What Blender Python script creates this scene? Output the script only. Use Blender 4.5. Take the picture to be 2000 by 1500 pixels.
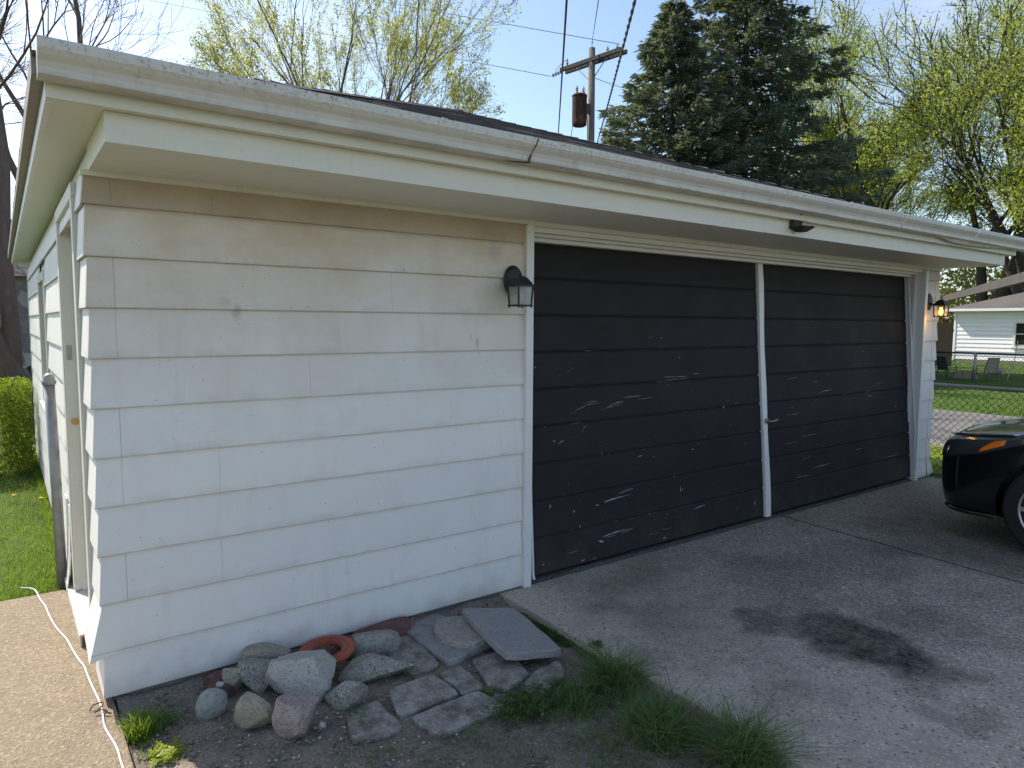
import bpy, bmesh, math, random
import numpy as np
from mathutils import Vector, Matrix, noise
from mathutils.bvhtree import BVHTree
R = math.radians
S = bpy.context.scene
for o in list(bpy.data.objects): bpy.data.objects.remove(o)

# ---------------------------------------------------------------- camera, sky, sun, exposure
cam = bpy.data.cameras.new('camera'); co = bpy.data.objects.new('camera', cam)
S.collection.objects.link(co); S.camera = co
YAW, PIT, ROL = 0.6323, -0.0866, 0.0062
fw = Vector((math.sin(YAW)*math.cos(PIT), math.cos(YAW)*math.cos(PIT), math.sin(PIT)))
rt = Vector((math.cos(YAW), -math.sin(YAW), 0)); up = rt.cross(fw)
r2 = rt*math.cos(ROL)+up*math.sin(ROL); u2 = up*math.cos(ROL)-rt*math.sin(ROL)
M3 = Matrix((r2, u2, -fw)).transposed().to_4x4(); M3.translation = (-0.2963, -3.2476, 1.5732)
co.matrix_world = M3
cam.sensor_width = 36; cam.lens = 24.49; cam.clip_start = 0.05; cam.clip_end = 1500

SUN_AZ, SUN_EL = R(21), R(46)            # azimuth from +Y towards -X
sd = Vector((-math.sin(SUN_AZ)*math.cos(SUN_EL), math.cos(SUN_AZ)*math.cos(SUN_EL), math.sin(SUN_EL)))
sl = bpy.data.lights.new('sun', 'SUN'); sl.energy = 4.6; sl.angle = R(0.55); sl.color = (1, .93, .82)
so = bpy.data.objects.new('sun', sl); S.collection.objects.link(so)
so.rotation_euler = sd.to_track_quat('Z', 'Y').to_euler(); so.location = (-4, 12, 12)

w = bpy.data.worlds.new('World'); S.world = w; w.use_nodes = True
nt = w.node_tree; nt.nodes.clear(); L = nt.links
sky = nt.nodes.new('ShaderNodeTexSky'); sky.sky_type = 'NISHITA'; sky.sun_disc = False
sky.sun_elevation = SUN_EL; sky.sun_rotation = -SUN_AZ; sky.altitude = 200
sky.air_density = 1.0; sky.dust_density = 1.15; sky.ozone_density = 1.2
bg = nt.nodes.new('ShaderNodeBackground'); bg.inputs[1].default_value = 0.145
wo = nt.nodes.new('ShaderNodeOutputWorld')
tc = nt.nodes.new('ShaderNodeTexCoord'); mp = nt.nodes.new('ShaderNodeMapping'); mp.inputs['Scale'].default_value = (1, 1, 2.6)
cn = nt.nodes.new('ShaderNodeTexNoise'); cn.inputs['Scale'].default_value = 2.2; cn.inputs['Detail'].default_value = 9; cn.inputs['Roughness'].default_value = .58
cr = nt.nodes.new('ShaderNodeValToRGB'); cr.color_ramp.elements[0].position = .47; cr.color_ramp.elements[1].position = .72
sx = nt.nodes.new('ShaderNodeSeparateXYZ')
mr = nt.nodes.new('ShaderNodeMapRange'); mr.inputs[1].default_value = .0; mr.inputs[2].default_value = .5; mr.inputs[3].default_value = 1.0; mr.inputs[4].default_value = .12
mm = nt.nodes.new('ShaderNodeMath'); mm.operation = 'MULTIPLY'
mx = nt.nodes.new('ShaderNodeMix'); mx.data_type = 'RGBA'; mx.inputs['B'].default_value = (5.6, 5.6, 5.7, 1)
L.new(tc.outputs['Generated'], mp.inputs[0]); L.new(mp.outputs[0], cn.inputs[0]); L.new(cn.outputs[0], cr.inputs[0])
L.new(tc.outputs['Generated'], sx.inputs[0]); L.new(sx.outputs[2], mr.inputs[0])
L.new(cr.outputs[0], mm.inputs[0]); L.new(mr.outputs[0], mm.inputs[1])
L.new(mm.outputs[0], mx.inputs['Factor']); L.new(sky.outputs[0], mx.inputs['A'])
L.new(mx.outputs['Result'], bg.inputs[0]); L.new(bg.outputs[0], wo.inputs[0])
S.view_settings.view_transform = 'Standard'; S.view_settings.look = 'None'
S.view_settings.exposure = 0.70; S.view_settings.gamma = 1
S.render.engine = 'CYCLES'

# ---------------------------------------------------------------- materials
def hexc(c): return (c[0], c[1], c[2], 1)
class NT:
    def __init__(s, name):
        s.m = bpy.data.materials.new(name); s.m.use_nodes = True; s.t = s.m.node_tree
        s.b = s.t.nodes['Principled BSDF']; s.geo = s.n('ShaderNodeNewGeometry'); s.pos = s.geo.outputs['Position']
    def n(s, k): return s.t.nodes.new(k)
    def l(s, a, b): s.t.links.new(a, b)
    def inp(s, sock, v):
        if hasattr(v, 'is_output'): s.l(v, sock)
        elif isinstance(v, (tuple, list)): sock.default_value = hexc(v) if len(sock.default_value) == 4 else v
        else: sock.default_value = v
    def noise(s, scale, detail=4, rough=.55, stretch=None, vec=None):
        q = s.n('ShaderNodeTexNoise'); q.inputs['Scale'].default_value = scale; q.inputs['Detail'].default_value = detail; q.inputs['Roughness'].default_value = rough
        v = vec or s.pos
        if stretch:
            m = s.n('ShaderNodeMapping'); m.inputs['Scale'].default_value = stretch; s.l(v, m.inputs[0]); v = m.outputs[0]
        s.l(v, q.inputs[0]); return q.outputs[0]
    def vor(s, scale, stretch=None, out='Distance', feat='F1'):
        q = s.n('ShaderNodeTexVoronoi'); q.inputs['Scale'].default_value = scale; q.feature = feat
        v = s.pos
        if stretch:
            m = s.n('ShaderNodeMapping'); m.inputs['Scale'].default_value = stretch; s.l(v, m.inputs[0]); v = m.outputs[0]
        s.l(v, q.inputs[0]); return q.outputs[out]
    def ramp(s, f, a, b, lo=0., hi=1.):
        q = s.n('ShaderNodeMapRange'); q.inputs[1].default_value = a; q.inputs[2].default_value = b; q.inputs[3].default_value = lo; q.inputs[4].default_value = hi
        s.inp(q.inputs[0], f); return q.outputs[0]
    def math(s, op, a, b=0.):
        q = s.n('ShaderNodeMath'); q.operation = op; s.inp(q.inputs[0], a); s.inp(q.inputs[1], b); return q.outputs[0]
    def mix(s, f, a, b, mode='MIX'):
        q = s.n('ShaderNodeMix'); q.data_type = 'RGBA'; q.blend_type = mode
        s.inp(q.inputs['Factor'], f); s.inp(q.inputs['A'], a); s.inp(q.inputs['B'], b); return q.outputs['Result']
    def sep(s):
        q = s.n('ShaderNodeSeparateXYZ'); s.l(s.pos, q.inputs[0]); return q.outputs
    def bump(s, h, strength=.3, dist=.01):
        q = s.n('ShaderNodeBump'); q.inputs['Strength'].default_value = strength; q.inputs['Distance'].default_value = dist
        s.inp(q.inputs['Height'], h); s.l(q.outputs[0], s.b.inputs['Normal']); return q
    def done(s, col, rough=.6, metal=0., spec=None):
        s.inp(s.b.inputs['Base Color'], col); s.inp(s.b.inputs['Roughness'], rough); s.b.inputs['Metallic'].default_value = metal
        if spec is not None: s.b.inputs['Specular IOR Level'].default_value = spec
        return s.m

def simple(name, c, rough=.6, metal=0., var=.12, sc=8, bump=.15, bsc=60, spec=None):
    q = NT(name); a = tuple(x*(1-var) for x in c); b = tuple(min(1, x*(1+var)) for x in c)
    q.bump(q.noise(bsc, 5), bump, .004)
    return q.done(q.mix(q.noise(sc, 5), a, b), rough, metal, spec)

def m_siding():
    q = NT('white_siding_paint'); z = q.sep()[2]; y = q.sep()[1]
    front = q.ramp(y, .06, .02); base = q.mix(q.noise(1.1, 4), (.76, .735, .69), (.82, .795, .75))
    cw = q.n('ShaderNodeTexWhiteNoise'); cw.noise_dimensions = '1D'; q.l(q.math('FLOOR', q.math('DIVIDE', z, .2032)), cw.inputs['W']); base = q.mix(q.ramp(cw.outputs[0], 0, 1, 0, .35), base, (.66, .66, .655))
    base = q.mix(q.ramp(q.noise(4.5, 6, .7, (1, 1, .55)), .5, .72, 0, .26), base, (.58, .56, .52))
    base = q.mix(q.math('MULTIPLY', q.ramp(q.noise(14, 4, .7, (1, 1, .12)), .55, .75), q.ramp(q.noise(1.7, 3), .45, .6, 0, .35)), base, (.50, .48, .44))
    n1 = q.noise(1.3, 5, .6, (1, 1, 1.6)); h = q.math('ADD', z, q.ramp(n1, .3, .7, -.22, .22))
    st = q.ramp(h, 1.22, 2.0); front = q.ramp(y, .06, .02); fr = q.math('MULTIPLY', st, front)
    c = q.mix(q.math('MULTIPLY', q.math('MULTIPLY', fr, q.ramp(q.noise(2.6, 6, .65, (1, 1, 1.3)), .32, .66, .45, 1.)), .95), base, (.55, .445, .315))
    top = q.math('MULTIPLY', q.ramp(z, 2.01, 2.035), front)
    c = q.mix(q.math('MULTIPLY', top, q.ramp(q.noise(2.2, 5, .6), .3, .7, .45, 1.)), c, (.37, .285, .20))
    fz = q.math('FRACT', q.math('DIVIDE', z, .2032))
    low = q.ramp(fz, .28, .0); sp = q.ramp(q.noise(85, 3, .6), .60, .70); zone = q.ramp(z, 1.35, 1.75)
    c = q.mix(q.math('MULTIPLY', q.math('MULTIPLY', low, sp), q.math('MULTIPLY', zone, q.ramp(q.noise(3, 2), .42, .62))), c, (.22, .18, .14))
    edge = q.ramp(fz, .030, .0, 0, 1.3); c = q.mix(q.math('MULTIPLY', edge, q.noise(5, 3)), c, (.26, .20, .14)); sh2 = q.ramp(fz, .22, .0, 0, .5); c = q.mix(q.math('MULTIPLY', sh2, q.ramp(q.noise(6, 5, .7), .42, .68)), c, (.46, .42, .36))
    px_ = q.sep()[0]
    for bx, bz, rx, rz_, am in ((.555, 1.615, .020, .035, .55), (1.83, 1.465, .010, .030, .6), (1.79, 1.50, .006, .02, .4), (.50, 1.66, .03, .02, .25), (1.95, 1.98, .05, .05, .3)):
        u_ = q.math('DIVIDE', q.math('SUBTRACT', px_, bx), rx); v_ = q.math('DIVIDE', q.math('SUBTRACT', z, bz), rz_)
        c = q.mix(q.math('MULTIPLY', q.math('MULTIPLY', q.ramp(q.math('ADD', q.math('MULTIPLY', u_, u_), q.math('MULTIPLY', v_, v_)), 1.6, .2, 0, am), front), q.ramp(q.noise(60, 3), .3, .6, .5, 1)), c, (.25, .25, .26))
    scf = q.math('MULTIPLY', q.ramp(q.noise(34, 4, .6, (.5, .5, 1.6)), .66, .76), q.ramp(q.noise(2.3, 2), .5, .62, 0, .55))
    c = q.mix(scf, c, (.42, .42, .42))
    dots = q.math('MULTIPLY', q.ramp(q.vor(26), .075, .05), q.ramp(q.noise(4.1, 1), .5, .55, 0, .8)); c = q.mix(dots, c, (.12, .10, .09))
    splash = q.ramp(q.math('ADD', z, q.ramp(q.noise(9, 4), .3, .7, -.06, .06)), .12, .0, 0, .4); c = q.mix(splash, c, (.40, .34, .27))
    q.bump(q.noise(45, 5, .6, (.35, .35, 1)), .10, .004)
    return q.done(c, .52)

def m_trim(name, c, dirt=.35, low=(.30, .27, .2)):
    q = NT(name); b = q.mix(q.noise(1.5, 4), tuple(x*.93 for x in c), c)
    s1 = q.math('MULTIPLY', q.ramp(q.noise(60, 4, .65), .58, .72), q.ramp(q.noise(2.4, 3), .45, .65, 0, dirt)); b = q.mix(s1, b, low)
    b = q.mix(q.math('MULTIPLY', q.ramp(q.noise(18, 5, .7, (1, 1, .18)), .54, .72), q.ramp(q.noise(1.1, 4), .42, .62, 0, .45)), b, tuple(x*.62 for x in c)); b = q.mix(q.ramp(q.noise(2.7, 6, .7), .55, .75, 0, .3), b, tuple(x*.72 for x in c))
    q.bump(q.math('ADD', q.noise(70, 4), q.math('MULTIPLY', q.noise(4, 3), 2.)), .16, .005); return q.done(b, .5)

def m_gutter():
    q = NT('gutter_cream_paint'); z = q.sep()[2]
    b = q.mix(q.noise(1.2, 3), (.57, .555, .51), (.64, .625, .585))
    near = q.ramp(z, 2.345, 2.378, 0, 1)
    sp = q.math('MULTIPLY', q.ramp(q.noise(70, 5, .8), .53, .62), q.math('MULTIPLY', near, q.ramp(q.noise(2.2, 3), .36, .58, 0, .95)))
    b = q.mix(sp, b, (.20, .17, .12))
    b = q.mix(q.math('MULTIPLY', q.ramp(q.noise(2, 4, .6, (1, 1, 6)), .5, .7, 0, .35), 1.), b, (.45, .40, .32))
    b = q.mix(q.math('MULTIPLY', q.ramp(q.noise(22, 5, .7, (1, 1, .2)), .5, .7), q.ramp(q.noise(1.6, 3), .4, .65, .1, .6)), b, (.36, .33, .27)); b = q.mix(q.math('MULTIPLY', q.ramp(z, 2.325, 2.30), q.ramp(q.noise(6, 4), .4, .6, 0, .5)), b, (.30, .28, .24))
    q.bump(q.noise(5, 3), .2, .014); return q.done(b, .45)

def m_door():
    q = NT('charcoal_door_paint'); x, y, z = q.sep()
    g = q.noise(9, 5, .6, (1, 1, 26))
    c = q.mix(g, (.018, .0172, .0185), (.032, .030, .032)); c = q.mix(q.ramp(q.noise(1.4, 3), .4, .7, 0, .5), c, (.028, .026, .027))
    lowz = q.ramp(z, 1.5, .7, 0, 1)
    s = q.math('MULTIPLY', q.ramp(q.noise(16, 3, .5, (1, 1, 15)), .715, .735), q.math('MULTIPLY', lowz, q.ramp(q.noise(2.6, 2), .50, .6)))
    s2 = q.math('MULTIPLY', q.ramp(q.vor(24), .085, .06), q.math('MULTIPLY', q.ramp(q.noise(3.3, 2), .54, .6), q.ramp(z, 1.7, 1.2)))
    c = q.mix(q.math('MAXIMUM', s, s2), c, (.17, .165, .16))
    dust = q.math('MULTIPLY', q.ramp(z, .45, .0), q.ramp(q.noise(5, 5, .7), .35, .7, .05, .5)); c = q.mix(dust, c, (.085, .075, .065))
    q.bump(g, .35, .004); return q.done(c, q.ramp(q.noise(3, 3), .3, .7, .6, .75), spec=.15)

def m_concrete(name, a, b, stains=True, agg=.5, lit=False):
    q = NT(name); x, y, z = q.sep()
    c = q.mix(q.noise(.9, 6, .6), a, b)
    c = q.mix(q.ramp(q.noise(7, 5, .7), .35, .65, 0, .45), c, tuple(k*.6 for k in a)); c = q.mix(q.ramp(q.noise(30, 5, .8), .50, .60, 0, agg*.75), c, tuple(k*.42 for k in a)); c = q.mix(q.ramp(q.noise(24, 5, .8), .56, .66, 0, agg*.5), c, tuple(min(1, k*1.45) for k in b)); c = q.mix(q.ramp(q.noise(2.3, 6, .7), .5, .68, 0, .45), c, tuple(k*.5 for k in a))
    v = q.vor(105, out='Color'); sv = q.n('ShaderNodeSeparateColor'); q.l(v, sv.inputs[0])
    c = q.mix(q.ramp(sv.outputs[0], .72, .95, 0, agg), c, tuple(min(1, k*2.0) for k in b))
    c = q.mix(q.ramp(sv.outputs[1], .72, .98, 0, agg*1.2), c, tuple(k*.25 for k in a))
    v2 = q.vor(48, out='Color'); s2_ = q.n('ShaderNodeSeparateColor'); q.l(v2, s2_.inputs[0]); v2d = q.vor(48)
    c = q.mix(q.math('MULTIPLY', q.ramp(s2_.outputs[0], .56, .7, 0, agg*.85), q.ramp(v2d, .45, .2)), c, tuple(k*.28 for k in a)); c = q.mix(q.math('MULTIPLY', q.ramp(s2_.outputs[1], .62, .78, 0, agg*.7), q.ramp(v2d, .4, .2)), c, tuple(min(1, k*1.7) for k in b))
    fine = q.noise(330, 2); c = q.mix(.5, c, q.mix(fine, tuple(k*.45 for k in a), tuple(k*1.5 for k in b)))
    if stains:
        wob = q.n('ShaderNodeTexNoise'); wob.inputs['Scale'].default_value = 3.2; wob.inputs['Detail'].default_value = 6; q.l(q.pos, wob.inputs[0])
        va = q.n('ShaderNodeVectorMath'); va.operation = 'MULTIPLY_ADD'; q.l(wob.outputs['Color'], va.inputs[0]); va.inputs[1].default_value = (.5, .5, 0)
        q.l(q.pos, va.inputs[2]); sp = q.n('ShaderNodeSeparateXYZ'); q.l(va.outputs[0], sp.inputs[0])
        def blob(cx, cy, rx, ry, amt, ang=0.):
            dx = q.math('SUBTRACT', sp.outputs[0], cx+.25); dy = q.math('SUBTRACT', sp.outputs[1], cy+.25)
            ca, sa = math.cos(ang), math.sin(ang)
            u = q.math('ADD', q.math('MULTIPLY', dx, ca), q.math('MULTIPLY', dy, sa)); vv = q.math('SUBTRACT', q.math('MULTIPLY', dy, ca), q.math('MULTIPLY', dx, sa))
            u = q.math('DIVIDE', u, rx); vv = q.math('DIVIDE', vv, ry)
            d = q.math('SQRT', q.math('ADD', q.math('MULTIPLY', u, u), q.math('MULTIPLY', vv, vv)))
            return q.ramp(d, 1.3, .7, 0, amt)
        s = blob(3.08, -1.66, .24, .34, .93)
        for a_ in ((3.14, -1.42, .20, .24, .85), (2.98, -1.22, .20, .22, .75), (3.10, -1.90, .14, .15, .6), (2.92, -1.95, .12, .12, .4), (3.6, -1.7, .25, .4, .3), (2.9, -1.0, .6, .35, .26), (4.4, -.9, .5, .3, .25), (3.7, -.8, .5, .3, .3), (2.75, -2.15, .12, .1, .4), (5.4, -1.6, .6, .9, .45)):
            s = q.math('MAXIMUM', s, blob(*a_))
        s = q.math('MULTIPLY', s, q.ramp(q.noise(26, 4, .6), .25, .75, 1.1, .75))
        st_ = q.math('MULTIPLY', s, q.ramp(q.noise(7.5, 6, .8), .30, .62, .55, 1.05))
        c = q.mix(q.ramp(q.noise(.55, 3), .52, .7, 0, .35), c, tuple(k*.45 for k in a))
        lf = q.ramp(q.math('ADD', x, q.ramp(q.noise(1.2, 4), .3, .7, -.4, .4)), 2.3, 3.7, .45, 0); c = q.mix(lf, c, tuple(k*1.45 for k in b))  # paler concrete towards the left, with some lens flare painted into the colour
        grit = q.vor(52, out='Color'); g_ = q.n('ShaderNodeSeparateColor'); q.l(grit, g_.inputs[0]); c = q.mix(q.math('MULTIPLY', q.ramp(g_.outputs[2], .82, .9, 0, .8), q.ramp(q.vor(52), .42, .2)), c, tuple(k*.25 for k in a)); c = q.mix(q.math('MULTIPLY', q.ramp(g_.outputs[0], .86, .9, 0, .6), q.ramp(q.vor(52), .4, .2)), c, tuple(min(1, k*1.8) for k in b))
        c = q.mix(q.ramp(q.noise(1.15, 6, .75, (1, 1, 1)), .50, .66, 0, .42), c, tuple(k*.38 for k in a))
        c = q.mix(st_, c, (.022, .018, .015))
    crk = q.math('MULTIPLY', q.ramp(q.vor(1.1, feat='DISTANCE_TO_EDGE'), .006, .0), 0.); 
    q.bump(q.math('ADD', q.math('ADD', q.noise(170, 3), q.noise(45, 4, .7)), q.math('MULTIPLY', q.vor(70), .8)), .8, .006)
    return q.done(c, .88, spec=.3)

def m_ground(name, a, b, c3, sc=2., fine=60):
    q = NT(name); c = q.mix(q.noise(sc, 6, .65), a, b); c = q.mix(q.ramp(q.noise(fine, 3), .45, .7, 0, .7), c, c3)
    q.bump(q.noise(fine*1.5, 4), .7, .02); return q.done(c, .95, spec=.2)

def m_leaf(name, a, b, trans=.45, sc=30, rough=.5):
    q = NT(name); c = q.mix(q.ramp(q.noise(sc, 2), .3, .7), a, b)
    q.done(c, rough, spec=.3)
    t = q.n('ShaderNodeBsdfTranslucent'); q.l(c, t.inputs[0])
    tint = q.mix(.6, c, (min(1, b[0]*1.7), min(1, b[1]*1.7), b[2]*.8)); q.l(tint, t.inputs[0])
    ms = q.n('ShaderNodeMixShader'); ms.inputs[0].default_value = trans
    out = q.t.nodes['Material Output']; q.l(q.b.outputs[0], ms.inputs[1]); q.l(t.outputs[0], ms.inputs[2]); q.l(ms.outputs[0], out.inputs[0])
    return q.m

def m_bark(name, a, b):
    q = NT(name); g = q.noise(14, 5, .65, (1, 1, .25)); q.bump(g, .8, .03); return q.done(q.mix(g, a, b), .9, spec=.2)

def m_stone(name, a, b, speck, sc=120, amt=.6):
    q = NT(name); c = q.mix(q.noise(9, 5, .6), a, b)
    v = q.vor(sc, out='Color'); sv = q.n('ShaderNodeSeparateColor'); q.l(v, sv.inputs[0])
    c = q.mix(q.ramp(sv.outputs[0], .7, .95, 0, amt), c, speck); c = q.mix(q.ramp(sv.outputs[1], .75, .98, 0, amt), c, tuple(k*.2 for k in a))
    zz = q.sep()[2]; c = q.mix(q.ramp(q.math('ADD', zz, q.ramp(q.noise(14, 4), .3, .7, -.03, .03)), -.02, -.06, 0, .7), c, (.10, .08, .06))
    q.bump(q.math('ADD', q.noise(42, 6, .65), q.math('MULTIPLY', q.noise(150, 3), .4)), .9, .012); return q.done(c, .9, spec=.25)

SID = m_siding(); TRIM = m_trim('white_trim_paint', (.76, .755, .735)); SOF = m_trim('soffit_bounce_tint', (.72, .71, .63), .2)  # SOF: white trim with the cream-green cast of bounced light in its colour
JAMB = m_trim('old_cream_trim', (.66, .64, .56), .45); GUT = m_gutter(); DOOR = m_door()
DRIVE = m_concrete('driveway_concrete', (.29, .242, .185), (.46, .395, .31), agg=1.); WALK = m_concrete('sidewalk_concrete', (.185, .14, .09), (.325, .26, .18), False, .5)
FOUND = m_concrete('foundation_concrete', (.18, .165, .15), (.25, .23, .2), False, .3)
NDRV = m_concrete('far_concrete', (.14, .133, .125), (.20, .19, .178), False, .2)
DIRT = m_ground('bare_dirt', (.15, .12, .09), (.28, .235, .185), (.38, .33, .27), 3.5, 70)
LAWN = m_ground('lawn_soil', (.035, .06, .012), (.07, .12, .02), (.10, .14, .035), 1.2, 25)
GRS = m_ground('ground_cover', (.05, .07, .02), (.09, .10, .04), (.11, .10, .06), .3, 12)
GRASS = m_leaf('bright_grass', (.075, .13, .018), (.17, .25, .04), .5, 14)
DGRASS = m_leaf('dark_grass', (.055, .115, .03), (.16, .24, .07), .4, 25); STRAW = m_leaf('dry_grass', (.14, .12, .07), (.26, .22, .14), .3, 25)
LGRASS = m_leaf('far_lawn_grass', (.05, .11, .012), (.11, .19, .02), .45, .6)
WEED = m_leaf('weed_leaf', (.20, .28, .015), (.42, .46, .05), .5, 12)
CLOV = m_leaf('clover_leaf', (.045, .09, .02), (.09, .15, .035), .35, 20)
HEDGE = m_leaf('hedge_leaf', (.07, .11, .014), (.23, .29, .03), .45, 9)
SPR = m_leaf('spruce_needles', (.05, .074, .052), (.165, .195, .135), .22, 1.1, .6)
LEAFY = m_leaf('young_yellow_leaves', (.155, .20, .045), (.33, .375, .09), .5, 1.2)
LEAFM = m_leaf('maple_buds', (.18, .21, .05), (.38, .39, .11), .5, 3)
BARK = m_bark('dark_bark', (.030, .024, .020), (.085, .07, .06)); BARKR = m_bark('reddish_bark', (.085, .058, .05), (.23, .17, .145)); BARKM = m_bark('maple_bark', (.08, .064, .055), (.18, .145, .12))
GREYW = m_bark('weathered_wood', (.05, .047, .044), (.12, .113, .106)); POLEW = m_bark('pole_wood', (.09, .078, .068), (.24, .21, .18))
BROWNW = m_bark('brown_fence_wood', (.12, .075, .045), (.20, .13, .08))
BLACKM = simple('black_iron', (.018, .018, .02), .5, .2, .3, 20); GALV = simple('galvanized_steel', (.30, .295, .285), .5, .55, .35, 14, .3, 40)
GALV2 = simple('dark_wire', (.06, .06, .062), .6, .4); WIRE = simple('wire_black', (.02, .02, .022), .6)
RUST = simple('rusty_steel', (.13, .055, .030), .8, .1, .6, 10, .4, 30); BRASS = simple('brass', (.45, .30, .09), .45, .6)
CORD = simple('white_cord', (.62, .60, .68), .5); ORANGE = simple('faded_orange_plastic', (.40, .10, .055), .55, 0, .25, 12)
BRICK = m_stone('red_edging_brick', (.13, .065, .052), (.21, .11, .09), (.30, .22, .19), 150, .4)
PORC = simple('porcelain', (.35, .33, .32), .35)
SHG = m_ground('asphalt_shingle', (.085, .078, .078), (.17, .155, .15), (.26, .24, .225), 5, 180)
SHB = m_ground('asphalt_shingle_brown', (.075, .068, .064), (.14, .13, .125), (.17, .16, .15), 1, 60)
DRIP = simple('shingle_edge', (.27, .24, .215), .8)
LEAFD = simple('dead_leaf', (.12, .06, .032), .85, 0, .6, 30); TWIG = simple('dry_twig', (.26, .20, .14), .9, 0, .4, 20)
PEB = simple('white_pebble', (.46, .43, .39), .85, 0, .35, 40)

def m_glass(name='lantern_glass', tint=(.8, .82, .8), rough=.35, a=.5):
    q = NT(name); g = q.n('ShaderNodeBsdfTransparent'); q.done(tint, rough)
    ms = q.n('ShaderNodeMixShader'); ms.inputs[0].default_value = a
    q.l(g.outputs[0], ms.inputs[1]); q.l(q.b.outputs[0], ms.inputs[2]); q.l(ms.outputs[0], q.t.nodes['Material Output'].inputs[0]); return q.m
LGL = m_glass('lantern_glass', (.42, .44, .43), .25, .55)
def m_emit(name, c, s):
    q = NT(name); q.done(c); q.b.inputs['Emission Color'].default_value = hexc(c); q.b.inputs['Emission Strength'].default_value = s; return q.m
WINGL = simple('dark_window_glass', (.02, .022, .025), .08, 0, .1)
CARP = simple('black_car_paint', (.0035, .0035, .0042), .16, 0, .05, 3, .0, 10); CARP.node_tree.nodes['Principled BSDF'].inputs['Coat Weight'].default_value = .6
CARPL = simple('black_plastic', (.006, .006, .006), .6); TYRE = simple('tyre_rubber', (.012, .012, .012), .85); RIM = simple('alloy_rim', (.42, .43, .45), .3, .8)
AMBER = simple('amber_reflector', (.85, .18, .01), .25, 0, .1); LENS = simple('dark_headlight', (.045, .047, .05), .12, .2); CHROME = simple('chrome', (.6, .6, .62), .1, 1.)
SLING = simple('tan_sling_fabric', (.42, .33, .23), .8); DSLING = simple('dark_sling_fabric', (.035, .038, .04), .8)

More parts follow.
